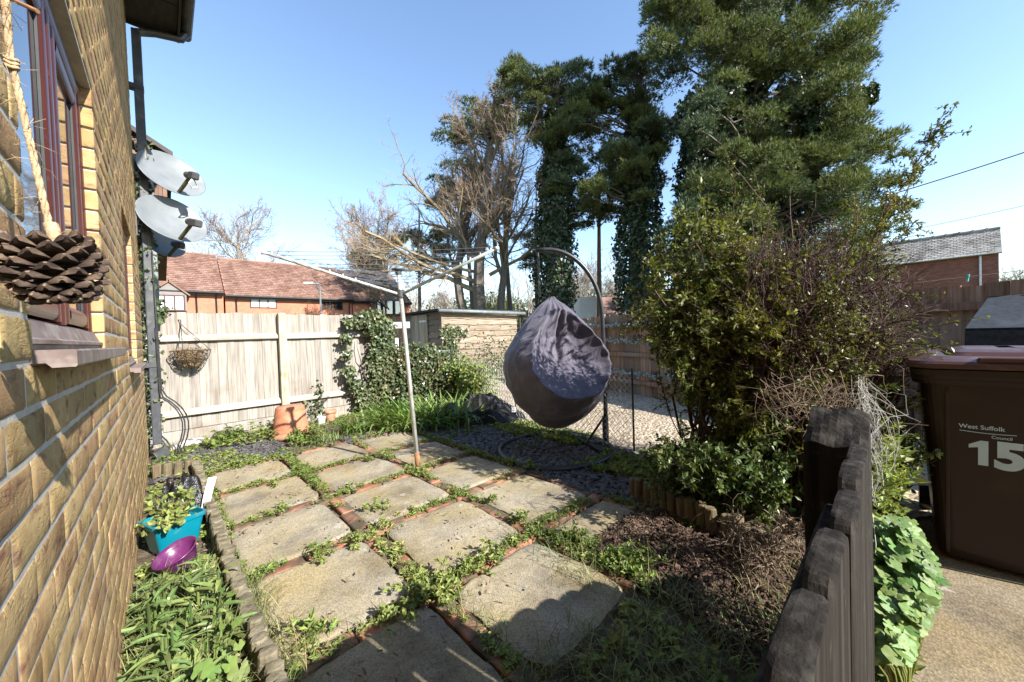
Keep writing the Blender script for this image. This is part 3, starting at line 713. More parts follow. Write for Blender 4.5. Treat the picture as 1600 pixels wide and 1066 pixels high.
# ================================================================== LEFT FENCE
fy = 6.1
fn = thing('wooden_fence', (1.0, fy, 0), 'pale sunlit closeboard fence with a hanging basket, beside the house', 'fence')
rf = np.random.default_rng(8)
def boards(x0, x1, zb, zt, y, wd=.098):
    m = MB(); x = x0
    while x < x1-.02:
        ww = wd*rf.uniform(.92,1.08); x2 = min(x+ww, x1); zt2 = zt+rf.normal()*.006; ty = rf.normal()*.003
        n = 5; zs = np.linspace(zb, zt2, n)
        front = np.array([[(xx, y+ty+(.004 if xx == x else -.004)+rf.normal()*.0008, z) for z in zs] for xx in (x+.001, x2-.001)])
        m.grid(front); back = front+np.array([0,.016,0]); m.grid(back[::-1])
        m.add([front[0,-1],front[1,-1],back[1,-1],back[0,-1]], np.array([(0,1,2,3)])); m.add([front[0,0],front[0,-1],back[0,-1],back[0,0]], np.array([(3,2,1,0)])); m.add([front[1,0],front[1,-1],back[1,-1],back[1,0]], np.array([(0,1,2,3)]))
        x = x2
    return m
boards(-.16, 1.20, .16, 1.605, fy).build('panel', M_fence, fn)
boards(1.255, 2.62, .16, 1.595, fy).build('panel', M_fence, fn)
m = MB(); m.obox((1.228,fy-.055,.80),(.047,0,0),(0,.045,0),(0,0,.81),bev=.006); m.build('post', M_post, fn)
for xa, xb, dz in ((-.16,1.18,0),(1.278,2.62,-.008)):
    for z in (1.29, .37):
        m = MB(); y1 = fy-.008; V = [(y1,z-.045),(y1-.05,z-.035),(y1-.055,z-.005),(y1,z+.04)]
        VV = [(xa,a,b_+dz) for a,b_ in V]+[(xb,a,b_+dz) for a,b_ in V]; m.add(VV, [(0,1,2,3),(7,6,5,4)]+[(i,4+i,4+(i+1)%4,(i+1)%4) for i in range(4)]); m.build('rail', M_rail, fn)
m = MB(); m.box((-.16,fy-.03,-.02),(1.18,fy-.006,.155)); m.box((1.278,fy-.03,-.02),(2.62,fy-.006,.155)); m.build('gravel_board', M_fence, fn)

# hanging basket
hb = thing('hanging_basket', (.235, fy-.13, .93), 'wire hanging basket of dry brown moss hung on the pale fence', 'basket')
c = np.array([.235, fy-.15, 1.135]); m = MB()
ta = np.linspace(0,2*np.pi,25)[:-1]
m.tube([c+np.array([.19*math.cos(a),.14*math.sin(a),0]) for a in ta], .005, 6, closed=True)
m.tube([c+np.array([.15*math.cos(a),.11*math.sin(a),-.11]) for a in ta], .004, 6, closed=True)
for k in range(10):
    a = k*2*np.pi/10; m.tube([c+np.array([.19*math.cos(a)*f,.14*math.sin(a)*f,-z]) for f,z in ((1,0),(.93,.06),(.78,.12),(.45,.19),(.1,.21))], .0035, 5)
m.build('wire_frame', M_wire, hb)
m = MB(); hook = np.array([.16,fy-.06,1.46])
for a in (0.2, 2.3, 4.3): m.tube([c+np.array([.19*math.cos(a),.14*math.sin(a),0]), hook], .004, 5)
m.tube([hook, hook+np.array([0,.0,.05]), hook+np.array([-.02,.05,.055])], .005, 6); m.build('chain', M_wire, hb)
m = MB(); r = np.random.default_rng(3); n = 1400; a = r.uniform(0,2*np.pi,n); q = np.sqrt(r.uniform(0,1,n)); h = r.uniform(0,1,n)
Pm = c+np.stack([np.cos(a)*q*.165*(1-.55*h**2), np.sin(a)*q*.12*(1-.55*h**2), -.20*h+.02], -1)
leaves(m, Pm, norm(r.normal(size=(n,3))), norm(r.normal(size=(n,3))), .05, .008, 0); m.build('moss_lining', M_moss, hb)

# ================================================================== BACK FENCE (right, in shade) and yard
def bf(t): return np.array([5.42+.262*t, t, 0])     # point of the fence line at y = t
bfn = thing('wooden_fence', (5.9, 2, 0), 'dark weathered fence in shade across the gravel yard, behind the bin and bush', 'fence')
dv = norm(np.array([.262,1,0])); nv = np.array([-dv[1], dv[0], 0])
def bfence(t0, t1, top, mat_):
    p0 = bf(t0); L = np.linalg.norm(bf(t1)-p0); m = MB(); s = 0
    while s < L-.01:
        ww = min(.13*rf.uniform(.85,1.1), L-s); cc = p0+dv*(s+ww/2)+nv*(rf.normal()*.003)
        zt = top+rf.normal()*.012; m.obox(cc+np.array([0,0,zt/2-.02]), dv*(ww/2-.0015), nv*.009, np.array([0,0,zt/2+.02])); s += ww
    m.build('panel', mat_, bfn)
    for z in (top-.19, top*.5, .24):
        m = MB(); m.obox((bf(t0)+bf(t1))/2+nv*.035+np.array([0,0,z]), (bf(t1)-bf(t0))/2*.985, nv*.022, np.array([0,0,.035])); m.build('rail', mat_, bfn)
ts = [-2.9,-1.15,.62,2.35,4.1,5.75]
for i in range(len(ts)-1):
    bfence(ts[i], ts[i+1], (1.50,1.50,1.50,1.49,1.48)[i], M_oldfence)
for t_ in ts:
    m = MB(); m.obox(bf(t_)+nv*.05+np.array([0,0,.74]), dv*.045, nv*.045, np.array([0,0,.80]), bev=.006); m.build('post', M_oldfence, bfn)

# felt roofed store box in front of it
bx = thing('storage_box', PD(1580,600,4.3)*np.array([1,1,0]), 'wooden store with a dark felt lean-to roof behind the brown bin', 'storage box')
def quadbox(A, th):
    A = np.array(A, float); n = norm(np.cross(A[1]-A[0], A[3]-A[0])); B = A-n*th; return np.concatenate([A,B]), [(0,1,2,3),(7,6,5,4),(0,4,5,1),(1,5,6,2),(2,6,7,3),(3,7,4,0)]
b_t = [-1.9,-.62]; f0 = bf(b_t[0])+nv*.06; f1 = bf(b_t[1])+nv*.06; h0 = f0+nv*.75; h1 = f1+nv*.75
m = MB(); e = np.array([0,0,1.])
V, F = quadbox([h0+e*1.10-dv*.06, h1+e*1.10+dv*.06, f1+e*1.36+dv*.06, f0+e*1.36-dv*.06], .025); m.add(V, F)
V, F = quadbox([h0+e*.99-dv*.06+nv*.012, h1+e*.99+dv*.06+nv*.012, h1+e*1.105+dv*.06+nv*.012, h0+e*1.105-dv*.06+nv*.012], .012); m.add(V, F); m.build('roof', M_felt, bx)
m = MB()
for k in range(9): m.obox((h0+h1)/2+e*(.06+.115*k)-nv*.03, (h1-h0)/2, nv*.01, e*.055)
m.obox((h1+f1)/2+e*.52-dv*.02, (h1-f1)/2*.9, dv*.01, e*.52); m.obox((h0+f0)/2+e*.52+dv*.02, (h0-f0)/2*.9, dv*.01, e*.52)
m.obox(h1+e*.54-dv*.03-nv*.05, dv*.03, nv*.03, e*.54); m.build('wall', M_oldfence, bx)

# garland and clothes hanger on the brown fence
r = np.random.default_rng(4)
for z, lab in ((1.31,'upper string of pale teal artificial leaves along the brown fence'),(1.00,'middle string of pale teal artificial leaves along the brown fence'),(.42,'lowest string of pale teal artificial leaves along the brown fence')):
    P0 = bf(1.6)+nv*.07+e*z; P1 = bf(4.55)+nv*.07+e*(z+.02); m = MB(); Q = curve(P0, P1, (0,0,-.03), 40, r, .012); m.tube(Q, .004, 4)
    n = 420; k = r.integers(0,39,n); Pq = Q[k]+r.normal(size=(n,3))*.018; leaves(m, Pq, r.normal(size=(n,3)), r.normal(size=(n,3)), .05, .03, .2)
    tag(m.build('leaf_garland', M_tealline), lab, 'garland', 'leaf garlands on the brown fence')

# ================================================================== SHED
sy = 9.55
shx0, shx1 = PY(690,486,sy)[0], PY(806,488,sy)[0]; shd = 2.6; zt = PY(690,486,sy)[2]
sh = thing('garden_shed', ((shx0+shx1)/2, sy+shd/2, 0), 'timber lap boarded garden shed with flat roof, pale gutter and plank door', 'shed')
m = MB(); nbd = 10; hb_ = (zt-.02)/nbd; rs = np.random.default_rng(6)
for k in range(nbd):
    z0 = k*hb_; xs = np.linspace(shx0, shx1, 14); wv = rs.normal(size=14)*.012
    P = np.array([[(x, sy-.045-.012*(i % 2)*0, z0-.012+wv[i]) , (x, sy-.012, z0+hb_)] for i, x in enumerate(xs)]); m.grid(P[::-1]); 
    P = np.array([[(x, sy-.045, z0-.012+wv[i]), (x, sy-.0, z0-.008+wv[i])] for i, x in enumerate(xs)]); m.grid(P)
    ys = np.linspace(sy, sy+shd, 10); wv = rs.normal(size=10)*.012
    P = np.array([[(shx0-.045, y, z0-.012+wv[i]), (shx0-.012, y, z0+hb_)] for i, y in enumerate(ys)]); m.grid(P); 
    P = np.array([[(shx0-.045, y, z0-.012+wv[i]), (shx0, y, z0-.008+wv[i])] for i, y in enumerate(ys)]); m.grid(P[::-1])
m.box((shx0-.01,sy-.008,0),(shx1,sy+shd,zt-.01)); m.box((shx0-.055,sy-.055,0),(shx0+.03,sy+.02,zt)); m.build('wall', M_shed, sh)
dm = MB(); ya, yb = sy+.75, sy+1.75
for k in range(9):
    a = ya+(yb-ya)*k/9; dm.box((shx0-.085-.004*(k%2),a+.004,.02),(shx0-.05,a+(yb-ya)/9-.004,zt-.06))
d_ = dm.build('door', M_door, sh)
m = MB(); m.box((shx0-.10,ya+.02,zt-.30),(shx0-.088,ya+.45,zt-.24)); m.build('hinge', M_galv, d_)
m = MB(); m.box((shx0-.22,sy-.16,zt+.0),(shx1+.12,sy+shd+.1,zt+.06)); m.build('roof', M_felt, sh)
m = MB(); m.tube([(shx0-.24,sy-.22,zt-.005),(shx1+.22,sy-.22,zt-.045)], .055, 10)
for k in range(4): m.tube([(shx0+.2+k*1.15,sy-.22,zt-.01-.01*k),(shx0+.26+k*1.15,sy-.22,zt-.01-.01*k)], .061, 10)
m.build('gutter', M_dish, sh, smooth=True)
m = MB(); m.tube([(shx1+.1,sy-.2,zt-.06),(shx1+.1,sy-.08,zt-.2),(shx1+.1,sy-.08,.1)], .045, 8); m.build('downpipe', M_blacktube, sh)

# white board on a post by the yucca
wp = PD(618,505,8.2); m = MB()
tt = thing('white_rail', (wp[0],wp[1],0), 'white horizontal board on a white post beyond the ivy', 'rail')
pa, pb = PD(600,509,8.2), PD(640,508,8.2); ax = (pb-pa)/2
m.obox((pa+pb)/2, ax, norm(np.cross(ax,e))*.02, e*.07, bev=.006); m.build('board', M_white, tt)
m = MB(); m.obox((wp[0],wp[1],.6),(.035,0,0),(0,.035,0),(0,0,.6),bev=.005); m.build('post', M_white, tt)

# ================================================================== HOUSES BEYOND
TY = 39.6
M_rbrick = None
def farbrick(name, a, b_, c, bs=.075):
    m, t, p = nodes_of(name); br = N(t, 'ShaderNodeTexBrick'); g = N(t, 'ShaderNodeNewGeometry'); mp = N(t, 'ShaderNodeMapping'); mp.inputs['Rotation'].default_value = (math.radians(90),0,0)
    cx = N(t, 'ShaderNodeSeparateXYZ'); cb = N(t, 'ShaderNodeCombineXYZ'); ad = N(t, 'ShaderNodeMath', operation='ADD')
    t.links.new(g.outputs['Position'], cx.inputs[0]); t.links.new(cx.outputs[0], ad.inputs[0]); t.links.new(cx.outputs[1], ad.inputs[1]); t.links.new(ad.outputs[0], cb.inputs[0]); t.links.new(cx.outputs[2], cb.inputs[1])
    br.inputs['Scale'].default_value = 1; br.inputs['Brick Width'].default_value = bs*3; br.inputs['Row Height'].default_value = bs; br.inputs['Mortar Size'].default_value = .006
    br.inputs['Color1'].default_value = (*a,1); br.inputs['Color2'].default_value = (*b_,1); br.inputs['Mortar'].default_value = (*c,1)
    t.links.new(cb.outputs[0], br.inputs['Vector'])
    cc = mixc(t, .5, br.outputs[0], mixc(t, 1., br.outputs[0], ramp(t, noise(t, mapped(t), .8, 5), [(.3,(.7,.7,.7)),(.7,(1.2,1.2,1.2))]), 'MULTIPLY'))
    t.links.new(cc, p.inputs['Base Color']); p.inputs['Roughness'].default_value = .9; return m
M_redwall = farbrick('red_house_brick', (.42,.135,.07), (.48,.175,.10), (.40,.22,.16))
M_rwall2 = farbrick('dull_red_brick', (.20,.07,.045), (.30,.11,.075), (.24,.15,.12))
def rooftile(name, stops, sc_):
    m = pmat(name, stops, sc_, 8, .92, .4, 6, .03, isl=.2); return m
M_rtile = rooftile('red_roof_tile', [(.15,.08,.058), (.20,.115,.085), (.25,.155,.12)], 1.2)
M_gtile = rooftile('grey_roof_tile', [(.18,.16,.14), (.29,.265,.235), (.37,.345,.31)], 1.2)
M_winf = pmat('brown_window_frame', [(.06,.025,.02), (.09,.04,.03)], 5, rough=.5)
M_clad = pmat('grey_cladding', [(.16,.14,.13), (.23,.21,.195)], 3, stretch=(1,1,8), rough=.8)
M_blackgut = pmat('black_gutter', [(.012,.012,.013), (.02,.02,.02)], 5, rough=.4)
def tiled_roof(m, e0, e1, r0, r1, tw, th, rng, lift=.03):
    """tiles as small overlapping boxes between an eave line and a ridge line"""
    e0, e1, r0, r1 = (np.array(v, float) for v in (e0, e1, r0, r1)); nu = max(1,int(np.linalg.norm(e1-e0)/tw)); nvv = max(1,int(np.linalg.norm(r0-e0)/th))
    nr = norm(np.cross(e1-e0, r0-e0)); u = (np.arange(nu)+.5)/nu; v = (np.arange(nvv)+.5)/nvv; U, Vv = np.meshgrid(u, v, indexing='ij'); U = (U+(np.arange(nvv)%2)[None]*.5/nu).clip(0,1-.5/nu); U = U.ravel(); Vv = Vv.ravel()
    cpt = (e0*(1-U)[:,None]+e1*U[:,None])*(1-Vv)[:,None]+(r0*(1-U)[:,None]+r1*U[:,None])*Vv[:,None]
    du = (e1-e0)/nu*.47; dvv = (r0-e0)/nvv*.56; n = len(U); li = (lift+rng.normal(size=n)*lift*.2)[:,None]*nr
    a = cpt-du-dvv+li; b_ = cpt+du-dvv+li; c_ = cpt+du+dvv+nr*.004; d_ = cpt-du+dvv+nr*.004; a0 = cpt-du-dvv-nr*.01; b0 = cpt+du-dvv-nr*.01
    V = np.stack([a,b_,c_,d_,a0,b0],1).reshape(-1,3); o = (np.arange(n)*6)[:,None,None]
    m.add(V, (o+np.array([[0,1,2,3],[4,5,1,0],[4,0,3,3],[5,2,1,1]])[None])[:, :2].reshape(-1,4)); tri = (o+np.array([[4,0,3],[1,5,2]])[None]).reshape(-1,3); last = m.c.pop(); m.c.append((last[0], last[1]+[tri], 0))
    V, F = quadbox([e0,e1,r1,r0], .12); m.add(V-nr*.012, F)
rt = np.random.default_rng(9)
ez = PY(450,464.5,TY)[2]; RY = TY+4.3; rz = PY(450,415,RY)[2]
def terrace(px0, px1, label, dz, wins, pipes, dormer=None, ridge_dz=0.):
    x0, x1 = PY(px0,470,TY)[0], PY(px1,470,TY)[0]
    t = thing('brick_house', ((x0+x1)/2, TY+4, 0), label, 'house', 'red brick terraced houses beyond the fence')
    m = MB(); m.add([(x0,TY,0),(x1,TY,0),(x1,TY,ez+dz),(x0,TY,ez+dz),(x0,TY+8.6,0),(x1,TY+8.6,0),(x1,TY+8.6,ez+dz),(x0,TY+8.6,ez+dz),(x0,RY,rz+dz-.1),(x1,RY,rz+dz-.1)],
        [(0,1,2,3),(5,4,7,6),(4,0,3,8,7),(1,5,6,9,2),(3,2,9,8),(6,7,8,9)]); m.build('wall', M_redwall, t)
    m = MB(); tiled_roof(m, (x0-.02,TY-.45,ez+dz-.05),(x1+.02,TY-.45,ez+dz-.05),(x0-.02,RY,rz+dz+ridge_dz),(x1+.02,RY,rz+dz+ridge_dz),.26,.3,rt,.06)
    V, F = quadbox([(x1,TY+9.05,ez+dz),(x0,TY+9.05,ez+dz),(x0,RY,rz+dz),(x1,RY,rz+dz)], .1); m.add(V, F); m.tube([(x0,RY,rz+dz+.06),(x1,RY,rz+dz+.06)], .13, 8)
    m.box((x0-.02,TY-.4,ez+dz-.2),(x0+.1,RY,ez+dz-.12)); m.build('roof', M_rtile, t)
    m = MB(); m.tube([(x0,TY-.5,ez+dz-.13),(x1,TY-.5,ez+dz-.13)], .09, 8); m.box((x0,TY-.4,ez+dz-.32),(x1,TY-.02,ez+dz-.16)); m.build('gutter', M_blackgut, t)
    for p in pipes:
        x = PY(p,475,TY)[0]; m = MB(); m.tube([(x,TY-.45,ez+dz-.2),(x,TY-.1,ez+dz-.6),(x,TY-.1,0)], .06, 8); m.build('downpipe', M_blackgut, t)
    for (pa, pb, ya_, yb_, np_, gm) in wins:
        A = PY(pa,ya_,TY); B = PY(pb,yb_,TY); m = MB(); z1, z0 = A[2], B[2]; fw = .09; xs = np.linspace(A[0],B[0],np_+1)
        m.box((A[0],TY-.05,z0),(B[0],TY-.004,z0+fw)); m.box((A[0],TY-.05,z1-fw),(B[0],TY-.004,z1))
        for x in xs: m.box((x-fw/2,TY-.056,z0+.001),(x+fw/2,TY-.003,z1-.001))
        f = m.build('window', M_winf, t)
        for k in range(np_):
            m = MB(); m.box((xs[k]+fw/2+.004,TY-.03,z0+fw+.004),(xs[k+1]-fw/2-.004,TY-.008,z1-fw-.004)); m.build('pane', gm[k % len(gm)], f)
    return t, x0, x1
def dormer(t, pa, pb, py_top, py_e, py_b, gm):
    A, B = PY(pa,py_e,TY-.5), PY(pb,py_e,TY-.5); top = PY((pa+pb)/2,py_top,TY-.5)[2]; zb = PY((pa+pb)/2,py_b,TY-.5)[2]
    xm = (A[0]+B[0])/2; m = MB(); y0_, y1_ = TY-.55, TY+2.6; ze = A[2]
    m.add([(A[0],y0_,zb),(B[0],y0_,zb),(B[0],y0_,ze),(xm,y0_,top-.15),(A[0],y0_,ze),(A[0],y1_,zb),(B[0],y1_,zb),(B[0],y1_,ze),(xm,y1_,top-.15),(A[0],y1_,ze)], [(0,1,2,3,4),(1,6,7,2),(5,0,4,9),(2,7,8,3),(4,3,8,9)])
    d_ = m.build('dormer', M_clad, t)
    m = MB()
    for s, X in ((-1,A[0]),(1,B[0])):
        V, F = quadbox([(X+s*.25,y0_-.15,ze-.12),(X+s*.25,y1_,ze-.12),(xm,y1_,top),(xm,y0_-.15,top)][::s], .1); m.add(V, F)
    m.build('dormer_roof', M_rtile, t)
    xs = np.linspace(A[0]+.15,B[0]-.15,4); z1 = ze-.15; z0 = zb; m = MB(); fw = .1
    m.box((xs[0],y0_-.06,z0),(xs[-1],y0_-.004,z0+fw)); m.box((xs[0],y0_-.06,z1-fw),(xs[-1],y0_-.004,z1))
    for x in xs: m.box((x-fw/2,y0_-.066,z0+.001),(x+fw/2,y0_-.003,z1-.001))
    f = m.build('window', M_winf, t)
    for k in range(3):
        m = MB(); m.box((xs[k]+fw/2+.004,y0_-.04,z0+fw+.004),(xs[k+1]-fw/2-.004,y0_-.008,z1-fw-.004)); m.build('pane', gm, f)
t1, *_ = terrace(150, 349, 'red brick terraced house with grey gabled dormer, nearest the downpipe', .22, [], [307,338])
dormer(t1, 236, 291, 438, 457, 486, M_curtain)
t2, *_ = terrace(352, 549, 'red brick terraced house with white curtained window and brown window, between two others', 0, [(391,432,461,482,3,[M_curtain]),(503,535,465,485,2,[M_glass])], [369,545])
t3, *_ = terrace(551, 640, 'shaded end house of the red brick terrace, partly behind the dryer pole', -.1, [], [577])
dormer(t3, 586, 630, 455, 466, 492, M_glass)

# street lamp in front of the terrace
lp = PY(502,500,33); m = MB()
lt = thing('street_lamp', (lp[0],33,0), 'pale street lamp in front of the red brick terrace', 'street lamp')
zt_ = PY(502,446,33)[2]; hx = PY(476,442,33)
m.tube([(lp[0],33,0),(lp[0],33,zt_),(lp[0]-.12,33,zt_+.12),(hx[0]+.5,33,hx[2]-.04)], .07, 8); m.build('pole', M_dish, lt)
m = MB(); m.obox((hx[0]+.25,33,hx[2]),(.35,0,.03),(0,.1,0),(0,0,.07),bev=.03); m.build('lamp_head', M_white, lt)

# house at the far right
rd = 23.5
A, B = PD(1394,413,27.3), PD(1566,393.5,rd); C, D_ = PD(1394,383,28.6), PD(1563,356,rd+1.4)
rh = thing('brick_house', ((A[0]+B[0])/2,(A[1]+B[1])/2,0), 'dull red brick house with pale grey tiled roof behind the dark fence', 'house')
A[2] = B[2] = (A[2]+B[2])/2; C[2] = D_[2] = (C[2]+D_[2])/2
al = norm(B-A); A = A-al*2.2; C = C-al*2.2
m = MB(); tiled_roof(m, A, B, C, D_, .28, .2, rt, .045); m.tube([C+e*.06, D_+e*.06], .11, 8)
for k in range(12): m.tube([C+(D_-C)*(k/12)+e*.08, C+(D_-C)*(k/12+.012)+e*.08], .14, 8)
m.build('roof', M_gtile, rh)
inn = norm(np.cross(e, al)); inn = inn if np.dot(inn, C-A) > 0 else -inn
A2, B2 = A+inn*.3, B+inn*.3-al*.12; dd = float(np.dot(C-A, inn))*2-.6
m = MB(); V = np.array([[A2[0],A2[1],0],[B2[0],B2[1],0],B2+e*.12,A2+e*.12]); V = np.concatenate([V, V+inn*dd]); apx = [(V[2]+V[6])/2+e*(C[2]-A[2]-.35), (V[3]+V[7])/2+e*(C[2]-A[2]-.35)]
m.add(np.concatenate([V, apx]), [(0,1,2,3),(1,5,6,8,2),(5,4,7,6),(4,0,3,9,7)]); m.build('wall', M_rwall2, rh)
m = MB(); q = B2-al*.75-inn*.09; m.tube([q*np.array([1,1,0]), q+e*.02, q+inn*.0+e*.05], .055, 8); m.tube([A-e*.02-inn*.06, B-e*.02-inn*.06], .035, 8); m.build('downpipe', M_white, rh)

# pale house glimpsed beyond the egg chair
pd_ = 30.
hp = thing('distant_house', PD(940,500,pd_)*np.array([1,1,0]), 'far pale walled house with reddish roof glimpsed beside the black chair post', 'house')
a0, a1 = PD(906,482,pd_), PD(936,482,pd_); m = MB(); dvv = norm((a1-a0)*np.array([1,1,0])); bk = np.array([-dvv[1],dvv[0],0])
a0[2] = a1[2] = 0; zt2 = PD(920,464,pd_)[2]
m.obox((a0+a1)/2+bk*2+e*zt2/2, (a1-a0)/2, bk*2, e*zt2/2); m.build('wall', M_white, hp)
b0, b1 = PD(937,482,pd_), PD(972,482,pd_); b0[2] = b1[2] = 0
V, F = quadbox([b0+e*(zt2-1.6)-bk*.4, b1+e*(zt2-1.6)-bk*.4, b1+e*(zt2+.2)+bk*3, b0+e*(zt2+.2)+bk*3], .15); m = MB(); m.add(V, F); m.obox((b0+b1)/2+bk*2+e*(zt2-1.6)/2, (b1-b0)/2*.98, bk*2, e*(zt2-1.6)/2); m.build('roof', M_rtile, hp)

# ================================================================== ROTARY DRYER
base = G(654,735); hubp = np.array([base[0]-.09, base[1]+.03, 1.59]); topp = np.array([base[0]-.10, base[1]+.035, 1.79])
rd_ = thing('rotary_dryer', base, 'silver rotary washing line with three open arms on a rust footed pole', 'washing line')
m = MB(); m.tube([base-e*.02, base+(hubp-base)*.105], [.024,.023], 12); m.build('rusty_socket', M_rust, rd_, smooth=True)
m = MB(); m.tube([base+(hubp-base)*.10, hubp, topp], .0185, 12); m.build('pole', M_alu, rd_, smooth=True)
m = MB(); m.tube([hubp-e*.035, hubp+e*.035], .034, 12); m.tube([topp-e*.03, topp+e*.012], .028, 12); m.obox(topp+e*.014,(.045,0,0),(0,.045,0),(0,0,.008),bev=.004)
m.build('hub', M_lnb, rd_)
fwd = norm(CF*np.array([1,1,0])); rgt = norm(CR*np.array([1,1,0])); ends = []
for az, z in ((-122,1.865),(118,1.85),(2,1.85)):
    a = math.radians(az); d = fwd*math.cos(a)+rgt*math.sin(a); en = hubp+d*.99+e*(z-hubp[2]); ends.append(en)
    m = MB(); st = hubp+d*.03; m.tube([st, en], .0125, 8); m.tube([en-d*.015, en+d*.02], .016, 8)
    for k in range(1,8):
        q = st+(en-st)*(.25+.1*k); m.tube([q+e*.008, q+e*.026], .006, 5)
    m.build('arm', M_alu, rd_, smooth=True)
    m = MB(); m.tube([topp-e*.02, st+(en-st)*.30], .0022, 4); m.build('stay', M_line, rd_)
m = MB()
for k in range(9):
    f = .27+.09*k
    for i in range(3):
        p, q = hubp+(ends[i]-hubp)*f+e*.016, hubp+(ends[(i+1)%3]-hubp)*f+e*.016
        m.tube(curve(p, q, (0,0,-.012-.004*(k%3)), 6), .0021, 4, cap=False)
m.build('line', M_line, rd_)

# ================================================================== EGG CHAIR
pb = np.array([3.34,2.135,0]); tp = np.array([2.87,2.545,2.065])
ec = thing('egg_chair_stand', (2.86,2.38,0), 'black steel stand with ring base and curved overhead arm holding the covered chair', 'chair stand')
hd = norm((tp-pb)*np.array([1,1,0])); hl = np.linalg.norm((tp-pb)[:2]); pts = [pb+e*.05, pb+e*.7+hd*-.012, pb+e*1.35]
for k in range(1,15):
    a = k/14*math.pi/2*1.02; pts.append(pb+e*(1.35+.715*math.sin(a))+hd*((hl-.06)*(1-math.cos(a))))
pts.append(tp+hd*.05+e*-.01)
m = MB(); m.tube(pts, .023, 14); m.build('post', M_blacktube, ec, smooth=True)
rc = np.array([2.83,2.40,.03]); rr = .565
m = MB(); m.tube([rc+np.array([rr*math.cos(a), rr*math.sin(a), .006*math.sin(3*a)]) for a in np.linspace(0,2*np.pi,65)[:-1]], .024, 12, closed=True); m.build('base_ring', M_blacktube, ec, smooth=True)
m = MB(); ra = norm((rc-pb)*np.array([1,1,0])); sd = np.cross(e, ra)
p1, p2 = pb+e*.03+sd*.28+ra*.20, pb+e*.03-sd*.28+ra*.20
m.obox((p1+p2)/2, (p2-p1)/2, ra*.028, e*.02, bev=.004); m.obox(pb+ra*.1+e*.03, ra*.12, sd*.028, e*.02, bev=.004)
m.tube([pb+e*.30+ra*.01, pb+e*.05+ra*.26+sd*.05], .012, 8); m.tube([pb, pb+e*.30], .033, 14); m.build('foot_plate', M_blacktube, ec, smooth=False)
m = MB(); m.tube([tp+hd*.03-e*.02, tp+hd*.03-e*.07], .010, 8); zc = tp[2]-.07; k = 0
while zc > 1.60:
    t_ = np.linspace(0,2*np.pi,13)[:-1]; dirn = np.array([1,0,0]) if k % 2 else np.array([0,1,0]); cc = np.array([tp[0],tp[1],zc-.02])+hd*.03
    m.tube([cc+dirn*.012*math.cos(a)+e*.023*math.sin(a) for a in t_], .0042, 5, closed=True); zc -= .034; k += 1
m.build('chain', M_blacktube, ec)
# the covered chair
ecc = np.array([2.93,2.47,0])
oa = norm(np.array([-.37,-.93,0])); osd = np.cross(oa, e)            # opening looks at the sun
NU, NV = 220, 150
th = np.linspace(0,2*np.pi,NU,endpoint=False); tv = np.linspace(0,1,NV); z0c, z1c = .20, 1.575
_t = np.linspace(0,1,400); _r = np.interp(_t,[0,.03,.08,.153,.25,.34,.44,.54,.62,.70,.82,.91,.97,1],[0,.26,.45,.64,.81,.915,.985,.975,.89,.745,.50,.285,.12,.02])
_k = np.exp(-(np.arange(-30,31)/11.)**2); _k /= _k.sum(); _r2 = np.convolve(np.pad(_r,30,mode='edge'),_k,'valid'); _r = np.where(_t < .1, _r+(_r2-_r)*np.clip((_t-.04)/.06,0,1), _r2)
def prof(t): return .545*np.interp(t,_t,_r)
tv = np.concatenate([np.linspace(0,.1,20)**1.0, np.linspace(.1,1,NV-19)[1:]]); tv[:20] = .1*(np.linspace(0,1,20)**2)
TH, T = np.meshgrid(th, tv, indexing='ij'); Rr = prof(T); Z = z0c+(z1c-z0c)*T
So = Rr*np.sin(TH); Oo = Rr*np.cos(TH)
# forward lean of the egg: belly pushed to the front low down
Oo = Oo + .05*np.sin(np.pi*np.clip(T*1.2,0,1))
Rf = np.interp(T,[0,.22,.32,.50,.70,.82,.9,1],[1.3,1.15,.98,.66,.64,.85,1.1,1.3])
rim = prof(T)*Rf + .05*np.sin(np.pi*np.clip(T*1.2,0,1))          # plane of the opening, seat lip up to the apex
wd = np.maximum(prof(T)*.84,.02); x_ = np.clip(np.abs(So)/wd,0,1)
dep = np.interp(T,[0,.25,.33,.42,.52,.62,.75,.90,1],[0,0,.07,.18,.26,.26,.18,.0,0])*(1-x_**2.2)
holl = rim-dep
inside = Oo > holl
On = np.where(inside, holl, Oo)
P = np.stack([So, On, Z], -1)
fold = np.zeros_like(T)
fold += .009*(1-np.abs(vnoise(np.stack([np.sin(TH)*1.2+Z*.9, np.cos(TH)*1.2-Z*.5, Z*1.5], -1), 2.6, 27, 2))*2.2).clip(0,1)**2*np.clip(T*5,0,1) + .010*vnoise(np.stack([TH*0+np.sin(TH)*2, np.cos(TH)*2, Z*2.2], -1), 1.6, 21, 3)
